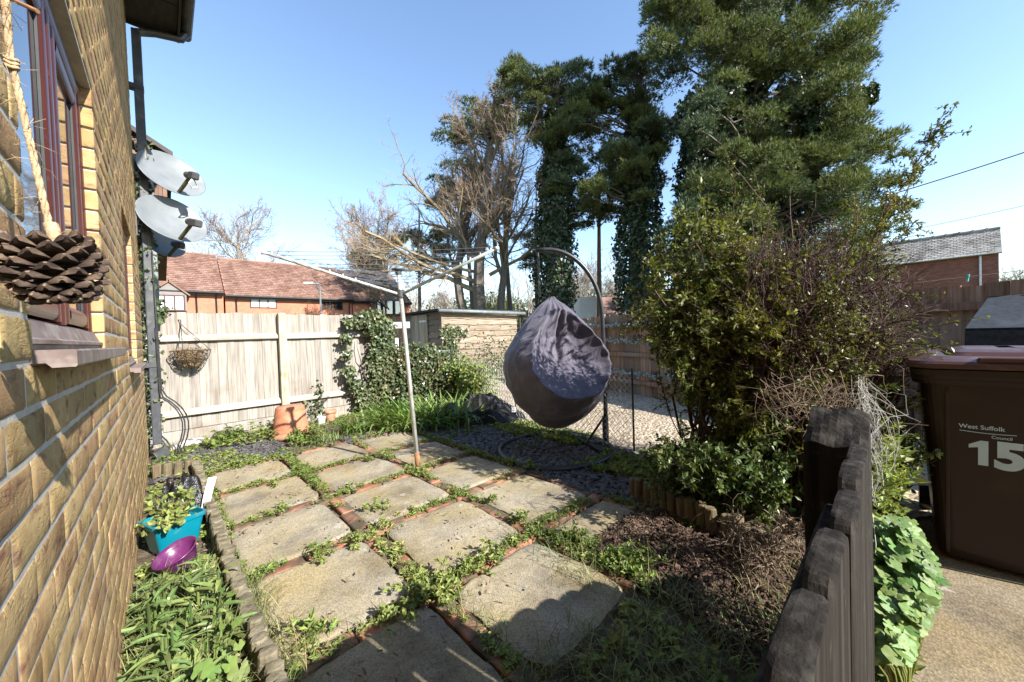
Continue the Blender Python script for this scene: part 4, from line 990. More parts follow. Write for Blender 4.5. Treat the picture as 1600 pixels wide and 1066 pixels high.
# gathers running down from the apex and vertical creases in the hollow
gather = np.sin(TH*17+2*np.sin(TH*3))*.013*np.clip((T-.55)/.4,0,1)
crease = -.035*np.exp(-((So-.02-.03*np.sin(Z*4))/.018)**2)*inside*np.clip((T-.38)/.1,0,1)*np.clip((.9-T)/.1,0,1)
sagf = .014*np.sin(Z*26+So*9+4*vnoise(P,2,22))*np.clip((.45-T)/.3,0,1)*(~inside)
rimf = .02*np.exp(-((Oo-holl)/.05)**2)*(1+np.sin(T*70+3*So))*.6*np.clip((T-.25)/.1,0,1)
nrm_h = np.stack([np.sin(TH), np.cos(TH), np.zeros_like(TH)], -1)
P = P + nrm_h*((fold+gather+sagf)*np.clip(Rr/.2,0,1))[...,None]; P[...,1] += crease+rimf
rdg = (1-np.abs(vnoise(P*np.array([1,1,.6]),5.5,29,2))*2.4).clip(0,1)**2; P = P + nrm_h*(.007*rdg*np.clip(Rr/.2,0,1))[...,None]
P = P + .007*np.stack([vnoise(P,7,23,2), vnoise(P,7,24,2), vnoise(P,7,25,2)], -1)
Wd = ecc+P[...,0:1]*osd+P[...,1:2]*oa+P[...,2:3]*e
m = MB(); m.grid(Wd, closed_u=True)
tag(m.build('covered_egg_chair', M_cloth, smooth=True), 'egg chair under a purple grey fabric cover hanging by a chain', 'egg chair')

# ================================================================== BROWN WHEELIE BIN
bn = thing('wheelie_bin', (3.09,-.40,0), 'dark brown council wheelie bin with pale lettering and number 15', 'bin')
def rrect(x0, x1, y0, y1, r, z, n=6):
    P = []
    for cx, cy, a0 in ((x1-r,y1-r,0),(x0+r,y1-r,90),(x0+r,y0+r,180),(x1-r,y0+r,270)):
        for k in range(n+1):
            a = math.radians(a0+90*k/n); P.append((cx+r*math.cos(a), cy+r*math.sin(a), z))
    return P
bx0, bx1, by0, by1 = 2.755, 3.47, -.665, -.075
levels = []
for z, ins, r in ((0.02,.055,.05),(.06,.05,.06),(.30,.036,.065),(.88,.0,.07),(.90,-.004,.07)): levels.append(rrect(bx0+ins, bx1-ins, by0+ins, by1-ins, r, z))
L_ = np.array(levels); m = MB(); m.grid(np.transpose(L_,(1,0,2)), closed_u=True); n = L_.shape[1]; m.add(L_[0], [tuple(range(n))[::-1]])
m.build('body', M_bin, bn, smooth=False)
m = MB()                                            # moulded rib at the corner and recessed front panel edge
for yy in (by1-.085, by0+.085): m.obox((bx0+.020,yy,.46),(.006,0,.02),(0,.007,0),(-.022,0,.40),bev=.003)
m.build('front_rib', M_bin, bn)
lv = [rrect(bx0-o, bx1+o, by0-o, by1+o, .08, z) for z, o in ((.885,.005),(.885,.028),(.905,.032),(.912,.030),(.925,.034),(.955,.034),(.958,.005))]
m = MB(); m.grid(np.transpose(np.array(lv),(1,0,2)), closed_u=True); m.build('rim', M_bin, bn)
lv = [rrect(bx0-o, bx1+o, by0-o, by1+o, r_, z) for z, o, r_ in ((.962,.01,.08),(.962,.045,.08),(.968,.050,.085),(.985,.050,.085),(.997,.040,.085),(1.008,.0,.08))]
m = MB(); m.grid(np.transpose(np.array(lv),(1,0,2)), closed_u=True)
lv = [rrect(bx0-o, bx1+o, by0-o, by1+o, r_, z) for z, o, r_ in ((1.008,0.,.08),(1.016,-.035,.075))]; m.grid(np.transpose(np.array(lv),(1,0,2)), closed_u=True)
lid_in = rrect(bx0+.035,bx1-.035,by0+.035,by1-.035,.075,1.016)
hump = [rrect(bx0+i, bx1-i, by0+i, by1-i, .06, z) for z, i in ((1.016,.035),(1.016,.09),(1.034,.115),(1.046,.16),(1.05,.26))]
m.grid(np.transpose(np.array(hump),(1,0,2)), closed_u=True); n = len(hump[-1]); m.add(hump[-1], [tuple(range(n))])
m.obox(((bx0-.02),(by0+by1)/2,1.004),(.03,0,-.004),(0,.12,0),(0,0,.012),bev=.006)
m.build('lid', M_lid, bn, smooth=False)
m = MB(); m.tube([(bx1+.06,by0+.05,.93),(bx1+.06,by1-.05,.93)], .016, 8)
for yy in (by0+.08, by1-.08): m.obox((bx1+.03,yy,.93),(.035,0,0),(0,.012,0),(0,0,.018))
m.build('handle', M_bin, bn)
for yy in (by0+.03, by1-.03):
    m = MB(); a = np.linspace(0,2*np.pi,25)[:-1]; m.tube([(bx1+.02,yy-.025,.10),(bx1+.02,yy+.025,.10)], .10, 24); m.build('wheel', M_cable, bn)
def lettering(txt, y, z, h, name, embold=0., wscale=1., slope=0.):
    cu = bpy.data.curves.new('lettering', 'FONT'); cu.body = txt; cu.size = 1; cu.offset = embold; cu.extrude = .0; cu.resolution_u = 6
    ob = bpy.data.objects.new('lettering', cu); col.objects.link(ob); dg = bpy.context.evaluated_depsgraph_get()
    me = bpy.data.meshes.new_from_object(ob.evaluated_get(dg)); bpy.data.objects.remove(ob); bpy.data.curves.remove(cu)
    n = len(me.vertices); co = np.empty(n*3, np.float32); me.vertices.foreach_get('co', co); co = co.reshape(-1,3); s = h/.7
    Yw = y-co[:,0]*s*wscale; Zw = z+co[:,1]*s+co[:,0]*s*slope
    # lies on the tapering front face of the bin
    t_ = np.interp(Zw, [.06,.30,.88], [.05,.036,0.]); Xw = bx0+t_-.0025
    off = np.array(parent_origin[bn.name]); V = np.stack([Xw,Yw,Zw],-1)-off; me.vertices.foreach_set('co', V.astype(np.float32).ravel()); me.update(); me.materials.clear(); me.materials.append(M_decal)
    o = bpy.data.objects.new(name, me); col.objects.link(o); o.parent = bn; return o
lettering('West Suffolk', -.196, .677, .0195, 'council_name', .018, .92)
lettering('Council', -.292, .639, .014, 'council_word', .012, .95)
m = MB(); ys = np.linspace(-.198,-.362,20); zs = .6655-.004*np.sin((ys+.198)/-.164*np.pi)
m.grid(np.array([[(bx0+np.interp(z_,[.30,.88],[.036,0])-.0025,y_,z_),(bx0+np.interp(z_,[.30,.88],[.036,0])-.0025,y_,z_-.003)] for y_,z_ in zip(ys,zs)])); m.build('council_underline', M_decal, bn)
h1 = .118; pts1 = [(0,.66),(0,.80),(.30,1.0),(.50,1.0),(.50,0),(.24,0),(.24,.72)]
def onbin(u, v):
    z_ = .505+v*h1; return (bx0+np.interp(z_,[.30,.88],[.036,0])-.0025, -.226-u*h1*.98, z_)
m = MB(); m.add([onbin(u,v) for u,v in pts1], [(0,6,2,1),(2,6,3),(6,5,4,3)]); m.build('number_one', M_decal, bn)
lettering('5', -.300, .505, .118, 'number_five', .05, 1.05)

# ================================================================== PICKET FENCE (close, right)
pf = thing('picket_fence', (.5,.07,0), 'dark weathered picket fence with rounded tops and a thick end post, close on the right', 'fence')
rp = np.random.default_rng(12)
def picket(x, y, zt, w_=.115, th_=.024):
    m = MB(); a = np.linspace(np.pi/2,0,5); rc_ = .020; out = [(x-w_/2,.05)]+[(x-w_/2+rc_-rc_*math.sin(t), zt-rc_+rc_*math.cos(t)) for t in a]+[(x,zt+.003)]+[(x+w_/2-rc_+rc_*math.sin(t), zt-rc_+rc_*math.cos(t)) for t in a[::-1]]+[(x+w_/2,.05)]
    n = len(out); bv = .005; V = []
    cx = x
    for yy, s in ((y-th_/2,.86),(y-th_/2+bv,1),(y+th_/2-bv,1),(y+th_/2,.86)):
        for (px_, pz_) in out: V.append((cx+(px_-cx)*s, yy, zt-w_/2+(pz_-zt+w_/2)*((.90+.1*s) if pz_ > zt-w_/2 else 1)))
    F = [tuple(range(n)), tuple(range(4*n-1,3*n-1,-1))]
    for l in range(3): F += [(l*n+i, (l+1)*n+i, (l+1)*n+(i+1)%n, l*n+(i+1)%n) for i in range(n)]
    m.add(V, F); lean = rp.normal(size=2)*.004
    m.xform(lambda V: V+np.stack([(V[:,2]*lean[0]), V[:,2]*lean[1], 0*V[:,2]],-1)+.0025*np.stack([vnoise(V,22,31,2)*.15,vnoise(V,22,32,2)*.25,vnoise(V,12,33,2)*.3],-1)); return m
pxs = [float(PX(px_, py_, 1)[0]) for px_, py_ in ()]
tops = [G(px_,py_,.975) for px_,py_ in ((1170,985),(1248,862),(1270,789),(1294,740),(1312,705))]
xs_p = [float(t_[0])+.030 for t_ in tops]; sp = float(np.mean(np.diff(xs_p))); xs_p = [xs_p[0]+sp*k for k in range(5)]
xs_all = [xs_p[0]-sp*k for k in (7,6,5,4,3,2,1)]+xs_p
for x in xs_all:
    picket(x, .052+.00*x, .978+rp.normal()*.004, sp*.955).build('picket', M_picket, pf)
for z in (.30,.80):
    m = MB(); m.obox((.27,.086,z),(.70,0,0),(0,.020,0),(0,0,.042),bev=.006); m.build('rail', M_picket, pf)
    m = MB(); m.obox((1.33,.128,z*.7),(.25,0,0),(0,.018,0),(0,0,.04),bev=.006); m.build('rail', M_picket, pf)  # second rail belongs to the added low panel hidden by the post
for k in range(5): picket(1.13+.105*k, .102, .70-.02*k+rp.normal()*.005).build('picket', M_picket, pf)  # unseen low panel added behind the post to shade the near slabs
m = MB(); x0,x1,y0,y1 = .955,1.065,.042,.138
gx = np.linspace(0,1,9); V = []
Ptop = np.array([[(x0+(x1-x0)*u, y0+(y1-y0)*v, 1*.962+.052*u-.005*(abs(v*2-1)**6)-.005*(1-u)**8+.004*math.sin(9*v+5*u)) for v in gx] for u in gx]); m.grid(Ptop)
ring = np.concatenate([Ptop[:,0], Ptop[-1,1:], Ptop[-2::-1,-1], Ptop[0,-2:0:-1]]); lows = []
for z_ in (.90,.6,.3,-.05):
    q = ring.copy(); q[:,2] = z_; lows.append(q+np.stack([vnoise(q,8,41)*.003,vnoise(q,8,42)*.003,q[:,2]*0],-1))
m.grid(np.stack([ring]+lows,1)[::-1], closed_u=True); m.build('post', M_picket, pf)

# chain link fence between the garden and the gravel
def chainlink(name, A, B, h, label, mat_, cell=.055, rad=.0013):
    A, B = np.array(A,float), np.array(B,float); L = np.linalg.norm(B-A); d = (B-A)/L; t = thing(name, (A+B)/2, label, 'fence')
    m = MB(); n = int(L/cell)+int(h/cell)+2; SA=[];SB=[]
    for s in (1,-1):
        for k in range(-int(h/cell)-1, int(L/cell)+int(h/cell)+2):
            u0 = k*cell; prev = None; st = int(h/cell*2)
            for i in range(st+1):
                z = i*cell/2; u = u0+s*z
                q = (A+d*u+e*(z+.02)+np.cross(d,e)*(.004*(1 if i % 2 else -1)*s)) if 0 <= u <= L else None
                if q is not None and prev is not None: SA.append(prev); SB.append(q)
                prev = q
    m.segs(SA, SB, np.full(len(SA),rad), np.full(len(SA),rad), 3); m.build('mesh', mat_, t)
    m = MB()
    for z in (.05,h*.5,h): m.tube([A+e*z, B+e*z], .002, 5)
    m.build('straining_wire', mat_, t)
    np_ = max(2,int(L/1.6)+1)
    for k in range(np_):
        q = A+d*L*k/(np_-1); m = MB(); m.obox(q+e*(h+.06)/2,(.008,0,0),(0,.008,0),(0,0,(h+.06)/2),bev=.003); m.build('post', M_blacktube, t)
    return t
chainlink('chain_link_fence', (3.22,1.75,0), (3.72,5.5,0), .78, 'galvanised chain link fence behind the covered chair, along the gravel', M_galv, .062, .0021)
chainlink('chain_link_fence', (3.72,5.52,0), (2.66,6.12,0), .95, 'wire mesh fence overgrown with ivy, joining the pale fence', M_galv, .062, .0021)

# log roll edgings
def log_roll(name, pts, rad, h, label, mat_, sd):
    pts = np.array(pts, float); t = thing(name, pts[len(pts)//2], label, 'edging'); r = np.random.default_rng(sd)
    sl = np.concatenate([[0],np.cumsum(np.linalg.norm(np.diff(pts,axis=0),axis=1))]); n = int(sl[-1]/(rad*1.85)); 
    for k in range(n):
        s = (k+.5)*sl[-1]/n; q = np.array([np.interp(s,sl,pts[:,i]) for i in range(3)]); hh = h*r.uniform(.88,1.1); rr_ = rad*r.uniform(.9,1.05)
        m = MB(); a = np.arange(10)*2*np.pi/10; prof_ = [(rr_,-.04),(rr_*1.0,hh*.5),(rr_*.98,hh-.006),(rr_*.85,hh),(0.001,hh+.002)]
        m.lathe(prof_, q+np.array([r.normal()*.004,r.normal()*.004,0]), 10); tl = r.normal(size=2)*.05
        m.xform(lambda V: V+np.stack([(V[:,2])*tl[0],(V[:,2])*tl[1],0*V[:,0]],-1)+.004*np.stack([vnoise(V,25,51),vnoise(V,25,52),vnoise(V,25,53)],-1)); m.build('log', mat_, t)
    return t
log_roll('log_edging', [(.225,1.25,0),(.205,2.2,0),(.19,3.2,0),(.175,4.55,0)], .031, .125, 'mossy log roll edging along the planting bed under the house wall', M_kerb, 1)
log_roll('log_edging', [(.16,4.60,0),(.0,4.62,0),(-.13,4.66,0)], .036, .13, 'short log roll edging across the far end of the house bed', M_log, 2)
log_roll('log_edging', [(2.42,1.36,0),(2.36,1.12,0),(2.30,.88,0),(2.24,.60,0),(2.2,.40,0)], .034, .15, 'brown log roll edging curving round the bush bed by the bark chips', M_log, 3)

# ================================================================== POTS, BAGS AND RUBBISH
q = G(459,684)
pt_ = thing('terracotta_pot', q, 'big terracotta pot turned upside down against the pale fence', 'pot')
m = MB(); m.lathe([(.215,0),(.225,.012),(.225,.055),(.205,.065),(.20,.075),(.185,.20),(.160,.37),(.150,.385),(.05,.388),(.0,.385)], q+np.array([0,.12,0]), 40); m.lathe([(.0,.38),(.03,.389),(.032,.39)], q+np.array([0,.12,0]), 20)
for k in range(6): m.lathe([(.204-.0275*k*.32,.08+.045*k),(.2045-.0275*k*.32,.085+.045*k),(.201-.0275*k*.33,.09+.045*k)], q+np.array([0,.12,0]), 40)
m.build('pot', M_terra, pt_, smooth=True)
q = G(519,662)+np.array([0,.05,0]); m = MB(); m.lathe([(.05,0),(.066,.10),(.066,.105),(.078,.108),(.08,.15),(.07,.152),(.066,.11),(.03,.10)], q+e*.04, 24)
tag(m.build('terracotta_pot', M_terra, smooth=True), 'small terracotta pot standing beside the white pot at the fence', 'pot')
q = G(504,664)+np.array([0,.05,0]); m = MB(); m.lathe([(.045,0),(.055,.10),(.06,.115),(.052,.115),(.03,.03)], q, 20)
tag(m.build('white_pot', M_white, smooth=True), 'small white pot between the two terracotta pots', 'pot')

def crumple(name, c, ax, ay, hgt, m_, sd, n=70, ridges=3.2):
    """crumpled sheet heaped on the ground"""
    u = np.linspace(-1,1,n); U, V = np.meshgrid(u,u,indexing='ij'); c = np.array(c,float); ax = np.array(ax,float); ay = np.array(ay,float)
    B = np.stack([U,V,np.full_like(U,sd*1.7)],-1); nz_ = 1-np.abs(vnoise(B,ridges,sd,1)); n2 = 1-np.abs(vnoise(B*1.0+5,ridges*2.3,sd+1,2))
    rr_ = np.hypot(U,V)+.25*vnoise(B,2,sd+3); env = np.clip(1-rr_**2*.85,0,1)**.7
    Z = hgt*env*(.30+.55*nz_**2*1.2+.25*n2**2)+.004
    P = c+U[...,None]*ax+V[...,None]*ay+Z[...,None]*e+(.03*np.stack([vnoise(B,5,sd+4,2),vnoise(B,5,sd+5,2),0*U],-1))
    m = MB(); m.grid(P); return m.build(name, m_, smooth=True)
o = crumple('plastic_sheet', (3.22,4.10,-.03), (.52,-.44,0), (.28,.34,0), .36, M_tarp, 7, 110, 2.4); tag(o, 'heap of crumpled black plastic sheet beside the iris clump and chair', 'plastic sheet')
q = PD(803,640,4.85); m = MB(); m.obox(q,norm(CR)*.03,(0,0,.035),norm(CF)*.004); tag(m.build('paper_label', M_white), 'pale label lying on the black plastic sheet', 'label')
o = crumple('rag', (.22,5.86,.0), (.20,.02,0), (0,.10,0), .07, M_rag, 9, 50); tag(o, 'pale pinkish rag lying at the foot of the pale fence', 'rag')
o = crumple('bin_bag', (.50,5.95,.0), (.13,.02,0), (0,.08,0), .09, M_binbag, 11, 50); tag(o, 'small black bag lying at the fence next to the pale rag', 'bag')
o = crumple('bin_bag', (.03,3.38,-.02), (.16,.03,0), (-.02,.24,0), .30, M_binbag, 13, 80, 2.6); tag(o, 'black bin bag slumped behind the teal planter', 'bag')
# teal planter
q = np.array([.0,2.98,.0]); tpn = thing('planter', q, 'teal square plastic planter with a leafy plant, in the house bed', 'planter')
tilt = np.array([.0,-.10])
def sqlathe(prof_, c, ax, ay, r_=.2, n=5):
    rings = []
    for s, z in prof_:
        R = np.array(rrect(-s,s,-s,s,s*r_,0,n)); rings.append(c+R[:,:1]*ax+R[:,1:2]*ay+e*z)
    return np.transpose(np.array(rings),(1,0,2))
aa = np.array([math.cos(.35),math.sin(.35),0]); ab = np.array([-math.sin(.35),math.cos(.35),0])
m = MB(); m.grid(sqlathe([(.07,0),(.078,.02),(.098,.17),(.103,.175),(.106,.175),(.108,.20),(.100,.20),(.095,.16),(.0,.158)], q, aa*1.15, ab), closed_u=True)
m.xform(lambda V: V+np.stack([0*V[:,0],-.14*V[:,2],0*V[:,0]],-1)); m.build('tub', M_teal, tpn)
m = MB(); W_ = Wood(31)
for k in range(7): W_.branch(q+np.array([rg.normal()*.03,rg.normal()*.03-.02,.15]), (rg.normal()*.5,rg.normal()*.4-.2,1), rg.uniform(.10,.2), .004, 0, dict(k=[5],wander=[.25],up=[.02],taper=.4,n=[0],**{'from':[1]},ang=[0],ratio=[0],rr=.5,rmin=.002,leaf=0))
W_.mesh(m, n=4); m.build('stems', M_twig, tpn)
m = MB(); Pq = np.repeat(np.array(W_.tips),7,0); n = len(Pq); leaves(m, Pq+rg.normal(size=(n,3))*.015, norm(rg.normal(size=(n,3))+e*.3), norm(rg.normal(size=(n,3))*.6+e), rg.uniform(.03,.055,n), rg.uniform(.02,.035,n), .2, n=6); m.build('foliage', M_weed, tpn)
q2 = np.array([.03,2.56,.03]); m = MB(); m.lathe([(.055,0),(.06,.004),(.078,.05),(.088,.075),(.094,.078),(.095,.082),(.089,.084),(.080,.06),(.055,.012),(0,.010)], (0,0,0), 36)
Rm = np.array(Matrix.Rotation(math.radians(9),3,'X') @ Matrix.Rotation(math.radians(-22),3,'Y')); m.xform(lambda V: V@Rm.T+q2+np.array([0,0,.045]))
tag(m.build('purple_bowl', M_purple, smooth=True), 'tilted purple plastic bowl lying by the teal planter', 'bowl')
m = MB(); a = G(318,815); m.grid(np.array([[a+np.array([.0+.012*j-.01*i*0,-.02+.01*i,.03+.045*i+.012*math.sin(i*.8)])+rgt*(.013*j-.02)+rgt*(.0075*i**1.25) for j in range(3)] for i in range(7)])); tag(m.build('plant_label', M_white), 'curled white plant label stuck in the bed by the teal planter', 'label')
# black hoop of a garden seat beyond the netting
q = G(1400,712,0); m = MB(); hh = thing('hoop', (4.35,.02,0), 'black tubular hoops of a garden frame standing in the gravel by the bin', 'hoop')
for dx_ in (0,.28):
    c0, c1 = PD(1375+dx_*60,640,3.6), PD(1408+dx_*60,640,3.35); m.tube([c0*np.array([1,1,0]), c0-e*.10, c0-e*.02+ (c1-c0)*.12+e*.03, c0+(c1-c0)*.5+e*.05, c1+e*.02-(c1-c0)*.05, c1-e*.08, c1*np.array([1,1,0])], .016, 8)
m.build('frame', M_blacktube, hh, smooth=True)

# ================================================================== PINE CONE ON A ROPE (nearest thing, top left)
dpc = .42; pc = PD(86,421,dpc); pcn = thing('pine_cone', pc, 'big brown open pine cone hung on a jute rope beside the house window', 'pine cone')
axis_dn = norm(np.array([.10,.10,-1])); X_ = norm(np.cross(axis_dn, CF)); Y_ = np.cross(axis_dn, X_)
m = MB(); ms = MB(); rcn = np.random.default_rng(17); ga = math.pi*(3-math.sqrt(5)); NSC = 84; hgt = .068
m.tube([pc-axis_dn*.03, pc+axis_dn*.033], [.012,.007], 10)
for k in range(NSC):
    t = (k+.5)/NSC; a = k*ga; rad = X_*math.cos(a)+Y_*math.sin(a); tz = -.42+.94*t
    root = pc+axis_dn*hgt*tz*.85+rad*.008
    ext = .0345*math.sqrt(max(.03,1-((t-.36)/.70)**2))*rcn.uniform(.93,1.06)
    ang = -.30+1.35*t**1.4                     # upper scales near level, lower ones point down
    d = norm(rad*math.cos(ang)+axis_dn*math.sin(ang)); sd_ = np.cross(d, rad*math.sin(ang)-axis_dn*math.cos(ang)); sd_ = norm(np.cross(axis_dn, rad)); up_ = np.cross(sd_, d); up_ = up_ if np.dot(up_,-axis_dn) > 0 else -up_
    nl, nw = 9, 9; wmax = .0083*(.55+.6*math.sin(math.pi*min(1,.18+t*.8)))*1.15
    us = np.linspace(0,1,nl); vs_ = np.linspace(-1,1,nw); PT = np.zeros((nl,nw,3)); PB_ = np.zeros((nl,nw,3))
    for i, u_ in enumerate(us):
        wd_ = wmax*(.35+.65*min(1,u_*1.7))*(1 if u_ < .72 else math.sqrt(max(0.0,1-((u_-.72)/.29)**2)))
        for j, v_ in enumerate(vs_):
            curl = .0075*u_**2.5; thick = (.0010+.0046*math.exp(-((u_-.84)/.14)**2))*(1-.75*abs(v_)**2.2)
            c_ = root+d*ext*u_+sd_*wd_*v_+up_*(curl-.0035*v_*v_*u_)
            PT[i,j] = c_+up_*thick*(1 if u_ < .999 else .1); PB_[i,j] = c_-up_*thick*.55*(1 if u_ < .999 else .1)
    m.grid(PT); m.grid(PB_[:,::-1]); edge = [np.stack([PT[:,0],PB_[:,0]],1), np.stack([PB_[:,-1],PT[:,-1]],1), np.stack([PB_[-1],PT[-1]],1)]
    for E_ in edge: m.grid(E_)
    tp_ = root+d*ext*.90+up_*(.006*.8+.0044); ms.obox(tp_, d*.003, sd_*wmax*.14, up_*.0011, bev=.0007)
m.build('scales', M_cone, pcn, smooth=True); ms.build('scale_tips', M_conetip, pcn)
m = MB(); r0 = PD(80,366,dpc); r1 = PD(16,90,.40); r2 = PD(2,-60,.385); ctrl = np.concatenate([curve(r0, r1, (0,0,0), 40), curve(r1, r2, (0,0,0), 16)[1:]])
for k in range(3):
    ph = np.arange(len(ctrl))*.75+k*2.094; off_ = np.stack([np.cos(ph),np.sin(ph)],-1)*.0016
    m.tube(ctrl+off_[:,:1]*CR+off_[:,1:]*CF, .0018, 7)
m.tube([r0+e*.012, r0-e*.012+CR*.006, r0-e*.02], .006, 8)
kn = PD(18,100,.40)
for k in range(3): m.tube([kn+CR*(.0042*math.cos(t))+CF*(.0042*math.sin(t))+CU*(.004*k-.004+.0015*math.sin(2*t)) for t in np.linspace(0,2*np.pi,14)[:-1]], .0019, 6, closed=True)
rf_ = np.random.default_rng(6)
for k in range(60):
    q = ctrl[rf_.integers(0,len(ctrl))]; d = norm(rf_.normal(size=3)); m.tube([q, q+d*rf_.uniform(.006,.016), q+d*.022*rf_.uniform(.6,1.3)+rf_.normal(size=3)*.006], .00028, 3)
tag(m.build('rope', M_rope, smooth=True), 'frayed jute rope hanging in front of the window, holding the pine cone', 'rope')
m = MB(); m.tube([PD(-60,-32,.40), PD(20,0,.40), PD(59,18,.40)], .0022, 8); tag(m.build('metal_rod', M_rust), 'thin rusty rod above the rope at the window', 'rod')

# overhead wires, washing line with a peg
def wire(name, a, b_, r_, m_, label, cat, sag=.0):
    m = MB(); m.tube(curve(a, b_, (0,0,-sag), 16), r_, 6); return tag(m.build(name, m_, smooth=True), label, cat)
wire('overhead_wire', PD(1250,345,16.), PD(1720,198,12.), .021, M_cable, 'thick black overhead wire crossing the sky at right', 'wire', .1)
wire('overhead_wire', PD(1330,376,18.), PD(1720,293,13), .010, M_cable, 'thinner overhead wire, lower of the two above the far roof', 'wire', .1)
wire('clothes_line', bf(1.9)+e*1.52, PD(1720,409,3.0), .0022, M_net, 'thin pale clothes line with a green peg above the dark fence', 'line', .0)
wire('clothes_line', PD(965,490,6.7), PD(1290,398,3.2), .0022, M_net, 'thin pale clothes line slanting up from the brown fence into the bush', 'line', .0)
A_, B_ = bf(1.9)+e*1.52, PD(1720,409,3.0); f_ = .0
best = min(np.linspace(0,1,200), key=lambda f: abs((lambda p: 800+F_PX*np.dot(p-O,CR)/np.dot(p-O,CF))(A_+(B_-A_)*f)-1514)); q = A_+(B_-A_)*best
m = MB(); tl = norm(e+CR*.22); m.obox(q-tl*.012, tl*.036, norm(np.cross(tl,CF))*.006, norm(CF)*.004, bev=.002); m.obox(q-tl*.012+CF*.009, tl*.036, norm(np.cross(tl,CF))*.006, norm(CF)*.003, bev=.002); tag(m.build('clothes_peg', M_peg), 'green clothes peg clipped on the pale line before the far brick house', 'peg')
#VEGETATION
# ================================================================== TREES
def inpoly(px, py, poly):
    p = np.array(poly, float); x, y = np.asarray(px), np.asarray(py); c = np.zeros(x.shape, bool); j = len(p)-1
    for i in range(len(p)):
        k = ((p[i,1] > y) != (p[j,1] > y)) & (x < (p[j,0]-p[i,0])*(y-p[i,1])/(p[j,1]-p[i,1]+1e-9)+p[i,0]); c ^= k; j = i
    return c
def sample_poly(poly, n, rng):
    p = np.array(poly, float); out = []
    while len(out) < n:
        q = np.stack([rng.uniform(p[:,0].min(),p[:,0].max(),4*n), rng.uniform(p[:,1].min(),p[:,1].max(),4*n)],-1); out += list(q[inpoly(q[:,0],q[:,1],poly)])
    return np.array(out[:n])
def pine_clump(mb, c, R, n, rng, L=.30, W=.035, flat=.62, k=7, mi=0):
    d = norm(rng.normal(size=(n,3))); d[:,2] = np.where(d[:,2] < -.3, -d[:,2]*.5, d[:,2]); rad = rng.uniform(.35,1.,n)**.6
    P = c + d*rad[:,None]*np.array([R,R,R*flat])*(1+.35*vnoise(d*2+c,1.3,7)[:,None])
    tufts(mb, P, norm(d+np.array([0,0,.55])), L*rng.uniform(.7,1.2,n), W, rng, k, .8, mi)
def ivy_column(mb, pts, radii, n, rng, ls=.16, mi=0):
    pts = np.array(pts,float); sl = np.concatenate([[0],np.cumsum(np.linalg.norm(np.diff(pts,axis=0),axis=1))]); s = rng.uniform(0,sl[-1],n); C = np.stack([np.interp(s,sl,pts[:,i]) for i in range(3)],-1); R = np.interp(s,sl,radii)
    a = rng.uniform(0,2*np.pi,n); d = np.stack([np.cos(a),np.sin(a),rng.normal(size=n)*.25],-1); lump = 1+.62*vnoise(np.stack([C[:,0]+2*np.cos(a),C[:,1]+2*np.sin(a),C[:,2]],-1),.9,9,3)
    P = C+d*(R*lump*rng.uniform(.72,1.04,n))[:,None]; leaves(mb, P, norm(rng.normal(size=(n,3))*.6+np.array([0,0,-.8])), norm(d+rng.normal(size=(n,3))*.45+np.array([0,0,.3])), ls*rng.uniform(.6,1.3,n), ls*.9*rng.uniform(.6,1.2,n), .15, mi)
def trunk(m, pts, r0, r1, n=10, rng=None):
    P = np.array(pts,float); t = np.linspace(0,1,14); idx = np.linspace(0,1,len(P)); Q = np.stack([np.interp(t,idx,P[:,i]) for i in range(3)],-1)
    r = r0+(r1-r0)*t; r[0] *= 1.25; m.tube(Q, r, n)
rt_ = np.random.default_rng(77)

# --- the big ivy clad pine on the right
dB = 21.
foot = PD(1190,497,dB)*np.array([1,1,0])
bp = thing('pine_tree', foot, 'huge dense pine with ivy clad trunk, tallest tree, above the bush', 'tree')
m = MB(); tpt = [foot, PD(1180,300,dB), PD(1175,100,dB), PD(1190,-120,dB)]; trunk(m, tpt, .55, .25)
poly = [(1008,-150),(1012,20),(1030,85),(1052,150),(1062,240),(1058,330),(1052,420),(1100,455),(1230,440),(1330,420),(1382,375),(1396,325),(1385,300),(1396,262),(1375,225),(1340,190),(1325,160),(1345,120),(1352,60),(1365,20),(1362,-150)]
C = sample_poly(poly, 340, rt_); cr = MB(); cr2 = MB(); bm = MB()
for i, (x, y) in enumerate(C):
    dep = dB+rt_.uniform(-3.6,2.6); c = PD(x, y, dep); R = rt_.uniform(.7,1.25)
    if x > 1330 or x < 1040: R *= .7
    left = x < 1130 and y > 120
    pine_clump(cr2 if (rt_.random() < (.75 if left else .15)) else cr, c, R, int(310*R*R), rt_, .25, .038, .95)
    z0 = min(c[2]-1.2, 18); q = np.array([np.interp(z0,[p[2] for p in tpt],[p[i_] for p in tpt]) for i_ in range(3)]); q[2] = max(1.5, z0)
    if i % 3 == 0: bm.tube(curve(q, c, (0,0,.4), 6, rt_, .12), np.linspace(.10,.03,6), 5)
for ex, ey, R, dd in ((1352,40,.9,-1),(1372,18,.8,0),(1340,95,.8,-2),(1398,215,.7,-2),(1408,248,.7,-2.5),(1410,290,.6,-2.5),(1408,330,.7,-2),(1392,365,.7,-2),(1370,225,.9,-2.5),(1022,30,.8,0),(1018,60,.7,1),(1040,90,.9,0),(1300,-20,1.2,-2),(1250,-60,1.4,-2),(1030,-20,1.1,1)):
    pine_clump(cr, PD(ex,ey,dB+dd), R, int(190*R*R), rt_, .30, .04)
bm.c += m.c; bm.build('trunk', M_barktree, bp); cr.build('crown', M_pine, bp); cr2.build('crown', M_pineblue, bp)
iv = MB(); 
